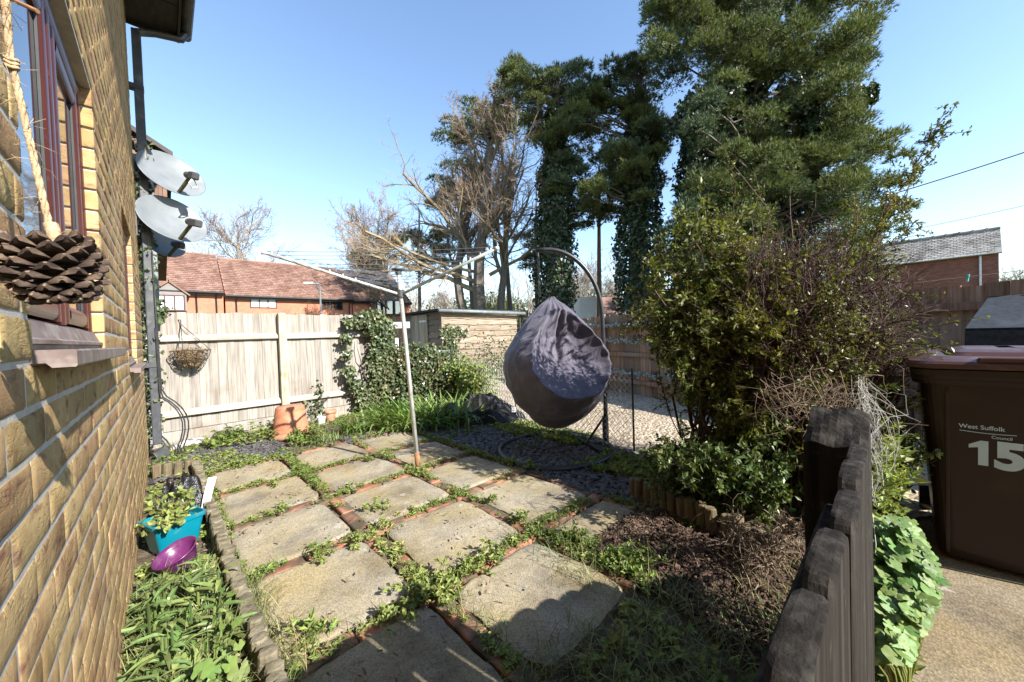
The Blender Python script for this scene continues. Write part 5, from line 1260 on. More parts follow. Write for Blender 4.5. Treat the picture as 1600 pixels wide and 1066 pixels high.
for (x, ys, R, n_) in ((1095,(470,300,150),1.35,6500),(1165,(470,280,60),1.6,8000),(1235,(450,300,130),1.3,5000)):
    ivy_column(iv, [PD(x+rt_.normal()*6,y,dB+.4) for y in ys], [R*.8,R,R*.6], int(n_*1.6), rt_, .25)
for (x,y,R) in ((1328,160,.8),(1350,150,.6),(1280,190,.9),(1255,165,.8),(1130,140,1.1),(1070,190,.9)):
    c = PD(x,y,dB-2.2); ivy_column(iv, [c-e*R*.5, c+e*R*.5], [R*.7,R*.7], 900, rt_, .22)
iv.build('ivy', M_ivytree, bp)

# --- two ivy clad pines in the middle
def ivy_pine(px_, dep, polyc, nclump, ivy_ys, ivyR, label, lean=0):
    ft = PD(px_,505,dep)*np.array([1,1,0]); t = thing('pine_tree', ft, label, 'tree', 'ivy clad pines behind the chair'); m = MB()
    tp_ = [ft]+[PD(px_+lean*(480-y)/300, y, dep) for y in (400,300,200,120)]; trunk(m, tp_, .75, .2)
    cr = MB(); cr2 = MB(); C = sample_poly(polyc, nclump, rt_)
    for i,(x,y) in enumerate(C):
        c = PD(x,y,dep+rt_.uniform(-2.2,2.2)); R = rt_.uniform(.5,1.05); pine_clump(cr if rt_.random() < .7 else cr2, c, R, int(360*R*R), rt_, .26, .038, .65)
        q = np.array(PD(px_+lean*(480-y)/300, min(y+35,440), dep)); m.tube(curve(q, c, (0,0,.3), 6, rt_, .12), np.linspace(.07,.02,6), 5)
    m.build('trunk', M_barktree, t); cr.build('crown', M_pine, t); cr2.build('crown', M_pineblue, t)
    iv = MB(); ivy_column(iv, [PD(px_+lean*(480-y)/300,y,dep) for y in ivy_ys], ivyR, 11000, rt_, .24); iv.build('ivy', M_ivytree, t); return t
ivy_pine(868, 25., [(775,140),(795,95),(820,92),(835,130),(860,100),(905,90),(925,130),(920,190),(900,250),(930,330),(905,365),(860,300),(840,250),(800,190)], 85, (485,380,260,170), [1.25,1.3,1.0,.6], 'ivy clad pine with spreading top, left of the two behind the chair')
ivy_pine(998, 23.5, [(905,130),(945,105),(985,92),(1020,85),(1035,140),(1030,220),(1025,300),(1000,330),(960,300),(930,330),(905,300),(915,220),(890,200)], 90, (485,380,260,180), [1.3,1.45,1.1,.7], 'ivy clad pine, right of the two behind the chair, next to the huge one')

# --- thin pines and a bushy pine crown behind the bare tree
def thin_pine(px_, dep, ytop, r0, polyc, n, label, bark, dark=False, kx=0):
    ft = PD(px_,505,dep)*np.array([1,1,0]); t = thing('pine_tree', ft, label, 'tree'); m = MB(); tp_ = [ft, PD(px_+kx*.5,400,dep), PD(px_+kx,ytop,dep)]; trunk(m, tp_, r0, r0*.35, 8); cr = MB()
    for x,y in sample_poly(polyc, n, rt_):
        c = PD(x,y,dep+rt_.uniform(-1.5,1.5)); R = rt_.uniform(.5,1.)*dep/27; pine_clump(cr, c, R, int(150*R*R)+30, rt_, .3, .05, .5); q = PD(px_+kx*(505-y)/max(1,505-ytop), min(y+25,470), dep); m.tube(curve(q,c,(0,0,.25),5,rt_,.1), np.linspace(.06,.02,5), 4)
    m.build('trunk', bark, t); cr.build('crown', M_pineblue if dark else M_pine, t)
thin_pine(936, 27, 260, .22, [(905,300),(960,290),(965,330),(930,350)], 7, 'slim pine with a reddish trunk between the two ivy clad pines', M_barkred)
thin_pine(800, 31, 175, .24, [(690,225),(700,180),(735,160),(770,158),(800,180),(820,215),(790,230),(745,215),(720,240)], 30, 'tall straight pine carrying a rounded crown behind the bare beech', M_barktree, kx=-18)
thin_pine(742, 36, 250, .26, [(668,300),(690,260),(735,255),(770,290),(760,330),(720,330),(690,350),(670,330)], 26, 'dark bushy pine seen through the branches of the bare beech', M_barktree, True, -20)
thin_pine(655, 40, 330, .22, [(600,400),(640,370),(680,350),(720,380),(700,420),(650,425)], 18, 'smaller pine low behind the dryer line, left of the bare beech', M_barktree, True)
thin_pine(838, 34, 300, .2, [(800,380),(850,360),(850,420),(810,420)], 9, 'small dark pine behind the shed end', M_barktree, True)

# --- bare deciduous trees
def bare_tree(seed, stems, L, r, prm, label, mats, dep, name='bare_tree', hi=99):
    ft = stems[0][0]*np.array([1,1,0]); t = thing(name, ft, label, 'tree'); W_ = Wood(seed)
    for (p, d, l, rr_) in stems: W_.branch(p, d, l, rr_, 0, prm)
    m = MB(); W_.mesh(m, 0, 1, 6); m.build('trunk', mats[0], t); m = MB(); W_.mesh(m, 2, 3, 4); m.build('limbs', mats[1], t); m = MB(); W_.mesh(m, 4, hi, 3)
    if m.c: m.build('twigs', mats[2], t)
    return t, W_
pr = dict(k=[9,6,5,4,3],wander=[.07,.15,.19,.22,.22],up=[.05,.07,.07,.05,.05],taper=.4,n=[2.1,1.5,1.5,1.7,0],**{'from':[.34,.15,.12,.1,0]},ang=[.75,.7,.75,.75,0],ratio=[.50,.56,.52,.5,0],rr=.48,rmin=.010)
dC = 27.
st = [(PD(752,512,dC)*np.array([1,1,0]), (-.02,0,1), 14.6, .50), (PD(738,512,dC)*np.array([1,1,0]), np.array(-CR*.22+e), 12.5, .40), (PD(772,512,dC)*np.array([1,1,0]), np.array(CR*.20+e), 12., .34)]
t_c, _ = bare_tree(5, st, 0, 0, pr, 'big spreading bare beech with several pale stems behind the shed', (M_barktree, M_branch, M_budtwig), dC)
pr2 = dict(pr); pr2['k'] = [7,5,4,3]; pr2['n'] = [1.5,1.3,1.5,0]; pr2['from'] = [.25,.15,.1,0]; pr2['wander'] = [.12,.18,.2,.22]; pr2['up'] = [.035,.05,.05,.05]; pr2['ang'] = [.7,.75,.75,0]; pr2['ratio'] = [.5,.55,.5,0]
for kk, (p, d, l, rr_) in enumerate(((PD(744,455,dC), -CR*.8+e*.66, 8.6, .20), (PD(742,440,dC), -CR*1.0+e*.38-CF*.2, 8.2, .16), (PD(748,400,dC), -CR*.7+e*.9+CF*.3, 7.6, .16), (PD(765,430,dC), CR*.8+e*.55, 6., .15), (PD(745,425,dC), -CR*.9+e*.12-CF*.5, 6., .13))):
    W_ = Wood(6+kk); W_.branch(p, np.array(d), l, rr_, 0, pr2)
    m = MB(); W_.mesh(m, 0, 1, 5); W_.mesh(m, 2, 9, 3); m.build('limb', M_branch, t_c)
pA = dict(k=[6,6,5,4,3],wander=[.05,.14,.17,.2,.2],up=[.03,.09,.07,.06,.05],taper=.4,n=[2.2,1.7,1.8,1.8,0],**{'from':[.2,.15,.12,.1,0]},ang=[.68,.65,.65,.65,0],ratio=[.72,.62,.55,.52,0],rr=.46,rmin=.014)
bare_tree(11, [(PD(385,520,50)*np.array([1,1,0]), (0,0,1), 14.0, .5)], 0, 0, pA, 'bare round headed tree above the roof of the red terrace', (M_branchred, M_branchred, M_budtwig), 50)
bare_tree(12, [(PD(330,520,54)*np.array([1,1,0]), (-.1,0,1), 10, .32)], 0, 0, pA, 'smaller bare tree just right of the satellite dishes', (M_branchred, M_branchred, M_budtwig), 54)
bare_tree(13, [(PD(560,512,54)*np.array([1,1,0]), (0,0,1), 12.5, .45)], 0, 0, pA, 'bare tree above the terrace end, behind the dryer arm', (M_branchred, M_branchred, M_budtwig), 54)
bare_tree(14, [(PD(618,512,42)*np.array([1,1,0]), (-.05,0,1), 11.5, .34)], 0, 0, pA, 'bare tree with pale lichened limbs behind the dryer pole', (M_branch, M_branch, M_budtwig), 42)
for k, (x, d_, h_, lab) in enumerate(((1585,60,10,'small bare tree at the right edge beyond the brick house'),(1500,48,9,'bare tree showing above the pale grey house roof'),(1440,40,8.5,'bare tree behind the left end of the grey roofed house'),(905,50,11,'bare tree between the ivy clad pines, far off'),(850,60,10,'far bare tree behind the left ivy clad pine'),(700,60,10,'far bare tree behind the shed roof'),(965,55,10,'far bare tree left of the right ivy clad pine'))):
    bare_tree(20+k, [(PD(x,505,d_)*np.array([1,1,0]), (0,0,1), h_*.62, .22)], 0, 0, pA, lab, (M_branchred, M_branchred, M_branchred), d_)
# ivy tufts in the far bare tree, evergreen shrubs before the terrace
t = thing('evergreen_tree', PD(575,505,46)*np.array([1,1,0]), 'rounded green ivy clad tree top above the terrace end', 'tree'); cr = MB()
for x,y,R in ((560,405,1.5),(580,408,1.4),(570,420,1.6),(590,425,1.2),(615,385,1.1),(622,378,1.)): pine_clump(cr, PD(x,y,46), R, 260, rt_, .35, .09, .8)
cr.build('crown', M_pine, t); m = MB(); trunk(m, [PD(575,505,46)*np.array([1,1,0]), PD(575,410,46)], .25, .1); m.build('trunk', M_barktree, t)
W_ = Wood(44); ft = PD(497,515,20)*np.array([1,1,0])
for k in range(16): W_.branch(ft, (rt_.normal()*.35,rt_.normal()*.35,1), 2.5, .03, 0, dict(k=[6,4,3],wander=[.12,.2,.2],up=[.05,.03,.02],taper=.4,n=[1.6,1.3,0],**{'from':[.3,.1,0]},ang=[.6,.6,0],ratio=[.4,.5,0],rr=.6,rmin=.008,leaf=1))
t = thing('shrub', ft, 'reddish brown round shrub top showing over the pale fence', 'shrub'); m = MB(); W_.mesh(m); m.build('stems', M_barberry, t); m = MB(); Pq = np.repeat(np.array(W_.tips),3,0); n = len(Pq); leaves(m, Pq+rt_.normal(size=(n,3))*.06, rt_.normal(size=(n,3)), rt_.normal(size=(n,3)), .07, .04, .2); m.build('foliage', leafmat('reddish_shrub_leaf',(.16,.085,.05),.4,.02,.6,.2,.2), t)
# far wood along the skyline, reads as one mass
far = MB(); W_ = Wood(51); leafm = MB()
pF = dict(k=[4,4,3],wander=[.06,.15,.2],up=[.05,.08,.05],taper=.4,n=[1.9,2.1,0],**{'from':[.1,.1,0]},ang=[.5,.6,0],ratio=[.55,.5,0],rr=.5,rmin=.035)
for k in range(105):
    x = rt_.uniform(590,1130); d_ = rt_.uniform(58,85); W_.branch(PD(x,508,d_)*np.array([1,1,0]), (0,0,1), rt_.uniform(5,11.5), .16, 0, pF)
for k in range(70):
    x = rt_.uniform(620,1130); d_ = rt_.uniform(58,80); c = PD(x,505,d_)*np.array([1,1,0]); R = rt_.uniform(1.5,3.2); 
    for j in range(3): pine_clump(leafm, c+np.array([rt_.normal(),rt_.normal(),R*.6+j*R*.7]), R, 130, rt_, .5, .16, .9, 6)
W_.mesh(far); tag(far.build('far_wood', M_branchred), kind='stuff'); tag(leafm.build('far_undergrowth', M_pine), kind='stuff')
# scrub along the far side of the gravel, under the trees
scr = MB(); rs2 = np.random.default_rng(5)
n = 9000; tq = rs2.uniform(0,1,n); base_ = np.array([7.2,6.9,0])+tq[:,None]*(np.array([14.,24.,0])-np.array([7.2,6.9,0])); Pq = base_+rs2.normal(size=(n,3))*np.array([1.2,.8,0]); Pq[:,2] = np.abs(rs2.normal(size=n))*.55
leaves(scr, Pq, rs2.normal(size=(n,3)), norm(rs2.normal(size=(n,3))+e), .10, .06, .2); tag(scr.build('scrub', M_ivy), kind='stuff')

# ================================================================== IVY, HEDGE AND BEDS BY THE PALE FENCE
def ivy_patch(mb, P, outn, n, rng, ls=.055, thick=.07, mi=0):
    k = rng.integers(0,len(P),n); q = np.asarray(P)[k]+rng.normal(size=(n,3))*thick; d = norm(outn+rng.normal(size=(n,3))*.55)
    leaves(mb, q, norm(rng.normal(size=(n,3))*.7+np.array([0,0,-.7])), d, ls*rng.uniform(.6,1.35,n), ls*.95*rng.uniform(.6,1.3,n), .18, mi)
ri = np.random.default_rng(15)
iv1 = thing('ivy', (2.45,6.02,0), 'ivy climbing over the right end of the pale fence', 'ivy')
pts = []
for x,y,w_ in ((546,503,3),(560,500,4),(575,500,6),(590,497,6),(600,512,8),(596,530,9),(594,550,10),(596,575,12),(598,600,13),(602,625,13),(541,530,2.5),(540,555,2.5),(546,580,3),(553,600,4),(566,618,7),(580,632,9),(604,545,8),(580,512,6)):
    for k in range(int(w_*7)): pts.append(PY(x+ri.normal()*w_*.8, y+ri.normal()*w_*.9, 6.0-ri.uniform(0,.14)))
m = MB(); ivy_patch(m, pts, np.array([-.2,-1,.3]), 4600, ri, .06, .03); m.build('foliage', M_ivy, iv1)
m = MB()
for k in range(9):
    a = PY(590+ri.normal()*14,655,6.02); b_ = PY(575+ri.normal()*25,510+ri.uniform(0,30),6.03); m.tube(curve(a,b_,(0,0,0),10,ri,.025), np.linspace(.016,.005,10), 5)
m.build('stems', M_barktree, iv1)
iv2 = thing('hedge', (3.2,5.75,0), 'clipped dark ivy hedge over the wire mesh between pale fence and shed', 'hedge')
pts = []
for k in range(900):
    s = ri.uniform(0,1); q = np.array([2.55,6.12,0])+s*(np.array([3.78,5.5,0])-np.array([2.55,6.12,0])); hh = .98-.03*math.sin(9*s)-.25*max(0,s-.8)/.2; z = hh*ri.uniform(0,1)**.75
    rr_ = .20*(1-(z/hh)**6); side = ri.choice([-1,1]); pts.append(q+np.array([-.46,-.88,0])*rr_*(-side if side < 0 else 1)*ri.uniform(.5,1.1)*side+e*z)
m = MB(); ivy_patch(m, pts, np.array([-.35,-.8,.5]), 17000, ri, .06, .05); m.build('foliage', M_ivy, iv2)
m = MB(); n = 900; k = ri.integers(0,len(pts),n); leaves(m, np.array(pts)[k]+ri.normal(size=(n,3))*.06+np.array([-.03,-.05,0]), ri.normal(size=(n,3)), norm(ri.normal(size=(n,3))+np.array([-.3,-.8,.3])), .06, .04, .2); m.build('brown_leaves', M_debris, iv2)
# yucca / phormium behind
q = PD(602,560,8.6)*np.array([1,1,0]); m = MB(); n = 90; a = ri.uniform(0,2*np.pi,n); blades(m, q+np.zeros((n,3))+e*.85, np.stack([np.cos(a),np.sin(a),0*a],-1), ri.uniform(.4,.75,n), .05, ri, .5); m.tube([q,q+e*.9],.06,8)
tag(m.build('spiky_plant', M_iris), 'spiky strap leaved plant rising behind the ivy by the white board', 'plant')
# scrambling plants on the chain link in front of the shed
m = MB(); pts = [np.array([3.62+.10*s+ri.normal()*.09, 4.4+1.2*s+ri.normal()*.1, ri.uniform(0,1)**1.3*(.78-.25*abs(s-.5))]) for s in ri.uniform(0,1,500)]
ivy_patch(m, pts, np.array([-.6,-.6,.5]), 4200, ri, .05, .07); tag(m.build('climbing_plant', M_weed), 'loose green climber on the chain link fence in front of the shed wall', 'plant')
m = MB(); pts = [PY(702+ri.normal()*5+k*.0, y, sy-.08) for y in np.linspace(512,580,60) for k in range(6)]+[PY(700+ri.uniform(0,30), 518+ri.normal()*3, sy-.08) for k in range(60)]
ivy_patch(m, pts, np.array([-.2,-1,.3]), 900, ri, .10, .06); tag(m.build('ivy', M_ivy), 'thin ivy growing up the corner of the timber shed', 'ivy')
# strap leaved clumps
def iris(c, n, h, sp_, label, seed):
    r = np.random.default_rng(seed); m = MB(); a = r.uniform(0,2*np.pi,n); rad = np.sqrt(r.uniform(0,1,n))*sp_
    P = np.stack([c[0]+np.cos(a)*rad*1.5*CR[0]+np.sin(a)*rad*CF[0], c[1]+np.cos(a)*rad*1.5*CR[1]+np.sin(a)*rad*CF[1], 0*a+c[2]],-1); a2 = a+r.normal(size=n)*.9
    blades(m, P, np.stack([np.cos(a2),np.sin(a2),0*a],-1), h*r.uniform(.6,1.2,n), .034*h/.35, r, .85, 0, 5); return tag(m.build('strap_leaf_plant', M_iris), label, 'plant')
iris(G(668,662), 620, .40, .52, 'long clump of bright green strap leaves along the ivy hedge', 1)
iris(G(555,676), 110, .26, .12, 'small tuft of bright strap leaves, left of the long clump', 2)
iris(G(505,690)*1, 60, .14, .14, 'low scrap of strap leaves before the white pot', 3)
# leafy weeds by the big terracotta pot
def leafy(c, R, h, n, ls, label, mat_, seed, name='weed_plant', elong=(1,1)):
    r = np.random.default_rng(seed); t = thing(name, c, label, 'plant'); m = MB(); st_ = MB(); Pl=[];Dl=[]
    for k in range(max(8,n//14)):
        a = r.uniform(0,2*np.pi); rad = math.sqrt(r.uniform(0,1))*R; p0 = np.array(c,float)+np.array([math.cos(a)*rad*elong[0],math.sin(a)*rad*elong[1],0]); hh = h*r.uniform(.4,1.1)*(1-.5*(rad/R)**2); p1 = p0+np.array([math.cos(a)*hh*.35,math.sin(a)*hh*.35,hh]); st_.tube([p0,(p0+p1)/2+np.array([0,0,hh*.08]),p1],.0022,3)
        for j in range(14):
            tt = r.uniform(.15,1); Pl.append(p0+(p1-p0)*tt); b_ = r.uniform(0,2*np.pi); Dl.append((math.cos(b_),math.sin(b_),r.normal()*.3+.2))
    Pl = np.array(Pl); Dl = norm(np.array(Dl)); k = len(Pl); leaves(m, Pl, Dl, norm(np.array([0,0,1.])+r.normal(size=(k,3))*.35), ls*r.uniform(.6,1.3,k), ls*.6*r.uniform(.7,1.2,k), .2, n=6, droop=.2)
    m.build('foliage', mat_, t); st_.build('stems', mat_, t); return t
leafy(G(395,690), .34, .26, 900, .05, 'leafy weeds heaped at the fence foot left of the big pot', M_weed, 21, elong=(1.3,.7))
leafy(G(478,690), .2, .2, 450, .045, 'leafy weeds in front of the big upturned pot', M_weed, 22)
leafy(G(350,690), .2, .14, 300, .04, 'low weeds at the fence foot near the pale rag', M_weed, 23)
m = MB(); pts = [PY(497+ri.normal()*3, y, 6.06) for y in np.linspace(600,650,40)]+[PY(486+(655-y)*.5*0+ri.normal()*3,y,6.06) for y in np.linspace(625,655,20)]; ivy_patch(m, pts, np.array([0,-1,.3]), 130, ri, .05, .03); tag(m.build('ivy', M_ivy), 'small ivy sprig creeping up the pale fence by the post', 'ivy')
m = MB(); pts = [np.array([-.10+ri.normal()*.02, 5.5+ri.normal()*.04, z]) for z in np.linspace(.3,3.4,220)]; ivy_patch(m, pts, np.array([.6,-.7,.2]), 1300, ri, .045, .03)
pts = [PY(246+ri.normal()*6,487+ri.normal()*5,6.0) for k in range(20)]; ivy_patch(m, pts, np.array([.3,-.8,.4]), 120, ri, .06, .03); tag(m.build('ivy', M_ivy), 'ivy strands climbing behind the grey downpipe', 'ivy')

# ================================================================== PATIO WEEDS AND BEDS
rw = np.random.default_rng(33)
jm = MB(); gm = MB(); JP = []
for r in range(1,6):
    n = 330 if r < 5 else 200; x = rw.uniform(PXS[0]+.05, PXS[3], n); JP.append(np.stack([x, PYS[r]+rw.normal(size=n)*.021, np.full(n,.022)],-1))
for c in (1,2,3):
    n = 900; JP.append(np.stack([PXS[c]+rw.normal(size=n)*.021, rw.uniform(PYS[0],PYS[5],n), np.full(n,.022)],-1))
n = 500; JP.append(np.stack([.245+rw.normal(size=n)*.02, rw.uniform(1.0,4.5,n), np.full(n,.0)],-1))
JP = np.concatenate(JP); keep = vnoise(JP*np.array([1,1,0]), 3.1, 61, 2)+.25*rw.normal(size=len(JP)) > -.02; JP = JP[keep]
def rosettes(mb, P, rng, ls, nl=7, up=.35):
    n = len(P); Pr = np.repeat(P,nl,0); a = rng.uniform(0,2*np.pi,n*nl); D = np.stack([np.cos(a),np.sin(a),rng.uniform(0,up*2,n*nl)],-1); sz = np.repeat(rng.uniform(.45,1.35,n),nl)*ls
    leaves(mb, Pr+rng.normal(size=Pr.shape)*.006+e*.004, D, norm(np.array([0,0,1.])+rng.normal(size=Pr.shape)*.3), sz*rng.uniform(.6,1.2,n*nl), sz*.5, .18, droop=.15)
rosettes(jm, JP, rw, .022, 9)
big = JP[rw.random(len(JP)) < .10]; rosettes(jm, big+e*.006, rw, .030, 12, .45)
# tall fleshy weeds at joints crossings
for (x,y,R,n) in ((545,775,.10,30),(590,800,.12,50),(600,835,.10,40),(470,740,.10,40),(445,800,.10,30),(430,765,.08,20),(690,915,.10,40),(650,940,.12,60),(560,855,.12,60),(500,880,.10,40),(480,1010,.10,60),(630,975,.10,40),(745,895,.12,70),(770,880,.10,50),(700,935,.10,60),(765,790,.10,30),(820,820,.10,40),(880,850,.10,60),(915,860,.10,60),(960,890,.15,120),(1000,880,.14,120),(990,905,.10,80),(895,850,.1,60),(660,745,.1,40),(575,725,.08,30),(800,730,.1,40),(835,735,.08,30),(380,730,.12,50),(340,690,.2,70)):
    c = G(x,y); P = c+np.stack([rw.normal(size=n)*R*.36,rw.normal(size=n)*R*.36,np.abs(rw.normal(size=n))*.03+.02],-1); rosettes(jm, P[:max(8,int(n*.45))], rw, .027, 9, .6)
tag(jm.build('joint_weeds', M_weed), kind='stuff')
n = 1500; k = rw.integers(0,len(JP),n); a = rw.uniform(0,2*np.pi,n); blades(gm, JP[k]+rw.normal(size=(n,3))*np.array([.02,.02,0]), np.stack([np.cos(a),np.sin(a),0*a],-1), rw.uniform(.03,.09,n), .0035, rw, .8)
# shaded corner, grass in front of the bark bed and along the kerb
def grass(mb, x0,x1,y0,y1,n,h,z=.0,keep=None,wd=.004,bend=.8):
    P = scatter(n,x0,x1,y0,y1,z,rw,keep); m_ = len(P); a = rw.uniform(0,2*np.pi,m_); blades(mb, P, np.stack([np.cos(a),np.sin(a),0*a],-1), h*rw.uniform(.4,1.3,m_), wd, rw, bend)
grass(gm, 1.0,1.7,.25,.75,700,.11); grass(gm, 1.7,2.2,.2,.5,160,.10); grass(gm, .55,1.2,.6,.95,500,.10); grass(gm, .85,1.35,.85,1.5,260,.08,.01,lambda P: np.abs(P[:,0]-.87-.15*(P[:,1] > 1.4)) < .12)
grass(gm, -.14,.17,1.0,2.5,1500,.15,-.01); rosettes(gm, scatter(150,-.14,.18,1.2,2.6,.03,rw), rw, .05, 8, .8); grass(gm, 1.35,1.62,.75,1.35,220,.09,.01); grass(gm, .20,.30,1.0,2.2,420,.12); grass(gm,-.1,1.2,5.3,6.0,900,.10); grass(gm,1.0,2.6,4.5,5.9,900,.10)
tag(gm.build('grass', M_grass), kind='stuff')
dg = MB(); n = 260; P = np.concatenate([scatter(120,.20,.36,.9,1.9,.01,rw), scatter(80,-.12,.18,.9,2.2,.01,rw), scatter(110,1.0,2.2,.35,1.2,.04,rw)]); a = rw.uniform(0,2*np.pi,len(P)); blades(dg, P, np.stack([np.cos(a),np.sin(a),0*a],-1), rw.uniform(.06,.2,len(P)), .0028, rw, 1.1); tag(dg.build('dry_grass', M_thatch), kind='stuff')
# creeping green cover on slate, beds and fence foot
gc = MB()
P = np.concatenate([scatter(900,-.14,.95,4.3,5.75,.012,rw,lambda P: vnoise(P,2.6,71,2) > .0), scatter(1400,.8,2.9,4.45,6.0,.006,rw,lambda P: vnoise(P,2.1,72,2) > -.1), scatter(700,-.14,.18,1.4,4.6,.0,rw,lambda P: vnoise(P,5,73,2) > -.05), scatter(500,2.25,3.3,1.3,4.4,.012,rw,lambda P: vnoise(P,2.2,74,2) > .28), scatter(260,1.0,1.7,.25,.8,.02,rw,lambda P: vnoise(P,3.2,75,2) > .05)])
rosettes(gc, P, rw, .032, 8, .4); P = scatter(1500,2.45,3.5,2.3,4.2,.01,rw,lambda P: P[:,0] > 2.95-.12*vnoise(P,3,76)); rosettes(gc, P, rw, .05, 6, .7)
P = scatter(600,2.3,3.1,1.1,2.0,.01,rw,lambda P: P[:,0]-2.3 > (2.0-P[:,1])*.2+.25); rosettes(gc, P, rw, .05, 7, .7)
tag(gc.build('ground_cover', M_weed), kind='stuff')
# broad leaved plants in the house bed
t = thing('broad_leaf_plant', (.0,2.1,0), 'lush plants with long pale green leaves in the house bed', 'plant'); m = MB(); rb2 = np.random.default_rng(41)
for k in range(36):
    c = np.array([rb2.uniform(-.12,.15), rb2.uniform(1.5,2.28), 0]); nl = rb2.integers(8,15); hh = rb2.uniform(.07,.22)*(1 if c[1] > 1.7 else .7)
    a = rb2.uniform(0,2*np.pi,nl); zz = rb2.uniform(.15,1,nl)*hh; P = c+np.stack([np.cos(a)*.012,np.sin(a)*.012,zz],-1); D = np.stack([np.cos(a),np.sin(a),rb2.uniform(.15,1.0,nl)],-1); leaves(m, P, D, norm(np.array([0,0,1.])+rb2.normal(size=(nl,3))*.3), rb2.uniform(.04,.12,nl), rb2.uniform(.010,.023,nl), .22, n=6, droop=.4); m.tube([c,c+e*hh],.004,4)
m.build('foliage', M_broad, t)
def lobed(mb, P, Nn, R, rng, lobes=5):
    """round lobed leaf fans"""
    n = len(P); x, y = frame(Nn, rng); k = 23; a = np.linspace(-2.8,2.8,k); rad = (.70+.30*np.abs(np.cos(a*lobes/2*1.0))**.6)*(1-.12*np.abs(a)/2.75); V = [P]
    R = np.broadcast_to(R,(n,))
    for j in range(k): V.append(P+x*(np.cos(a[j])*rad[j]*R)[:,None]+y*(np.sin(a[j])*rad[j]*R)[:,None]+norm(Nn)*((.10*abs(math.cos(a[j]*lobes/2))-.14)*R)[:,None])
    V = np.stack(V,1).reshape(-1,3); b_ = (np.arange(n)*(k+1))[:,None,None]; mb.add(V, (b_+np.array([[0,j,j+1] for j in range(1,k)])[None]).reshape(-1,3))
m = MB(); n = 46; P = np.stack([rb2.uniform(-.06,.17,n), rb2.uniform(1.25,2.1,n), rb2.uniform(.03,.16,n)],-1); lobed(m, P, norm(np.array([.0,-.4,1.])+rb2.normal(size=(n,3))*.35), rb2.uniform(.016,.036,n), rb2)
for q in P: m.tube(curve((.06,1.68,.0), q-e*.004, (0,0,-.01), 5), .0018, 4)
tag(m.build('lobed_leaf_plant', M_mallow, smooth=True), 'round lobed leaves low in the near end of the house bed', 'plant')
# mallow on the path side of the picket fence
t = thing('lobed_leaf_plant', (1.75,-.04,0), 'lush lobed leaf plant spilling over the path beside the picket fence', 'plant'); m = MB(); st_ = MB(); Pm = []
for k in range(1350):
    y_ = rb2.uniform(0,1); px_ = 1362+ (rb2.uniform(0,1)**1.1)*112*(1-.55*abs(y_-.45)/.55); py_ = 812+y_*215; dist = 1.30-.42*y_+rb2.normal()*.04-(px_-1362)/112*.12
    Pm.append(PD(px_,py_,dist))
Pm = np.array(Pm); Pm = Pm[Pm[:,2] > .03]; n = len(Pm); lobed(m, Pm, norm(np.array([-.35,-.55,.95])+rb2.normal(size=(n,3))*.28), rb2.uniform(.011,.024,n), rb2)
for q in Pm[::7]: st_.tube(curve((q[0]*.6+.75, .03, .0), q-e*.005, (0,-.02,.04), 5), .0022, 4)
m.build('foliage', M_mallow, t, smooth=True); st_.build('stems', M_weed, t)
t = thing('weed_plant', (1.3,-.03,0), 'straggly weeds with pale stems at the foot of the picket fence on the path', 'plant'); m = MB(); P = np.concatenate([G(1395+rb2.normal()*22,1030+rb2.normal()*30,rb2.uniform(0,.12))[None] for k in range(70)]+[PD(1385+rb2.normal()*16,745+rb2.normal()*35,1.45+rb2.normal()*.1)[None] for k in range(150)]); rosettes(m, P, rb2, .035, 6, .8); m.build('foliage', M_weed, t)
# dead vine and netting tangled on the post end
t = thing('dry_vine', (1.3,.1,0), 'tangle of dead brown vine stems and pale string behind the thick picket post', 'vine'); m = MB(); m2 = MB(); rv = np.random.default_rng(8)
for k in range(100):
    a = PD(rv.uniform(1205,1360),rv.uniform(600,650),1.6+rv.normal()*.15); d = rv.normal(size=3)*np.array([.075,.06,.06]); m.tube(curve(a-d,a+d,rv.normal(size=3)*.05,7,rv,.006), rv.uniform(.0008,.0018), 4)
for k in range(55):
    x0_ = 1350+rv.normal()*6; a = PD(x0_,600+rv.uniform(-15,40),1.34+rv.normal()*.04); b_ = PD(1362+rv.normal()*9+ (10 if k % 2 else 0),rv.uniform(680,790),1.32+rv.normal()*.05); m2.tube(curve(a,b_,rv.normal(size=3)*.035+np.array(CR)*.02,8,rv,.008), .0008, 4)
for k in range(22):
    a = PD(1353+rv.normal()*2,rv.uniform(740,800),1.25); b_ = PD(1352+rv.normal()*2,rv.uniform(900,1000),1.05); m2.tube(curve(a,b_,rv.normal(size=3)*.01,5), .0011, 4)
m.build('stems', M_twig, t); m2.build('string', M_net, t)

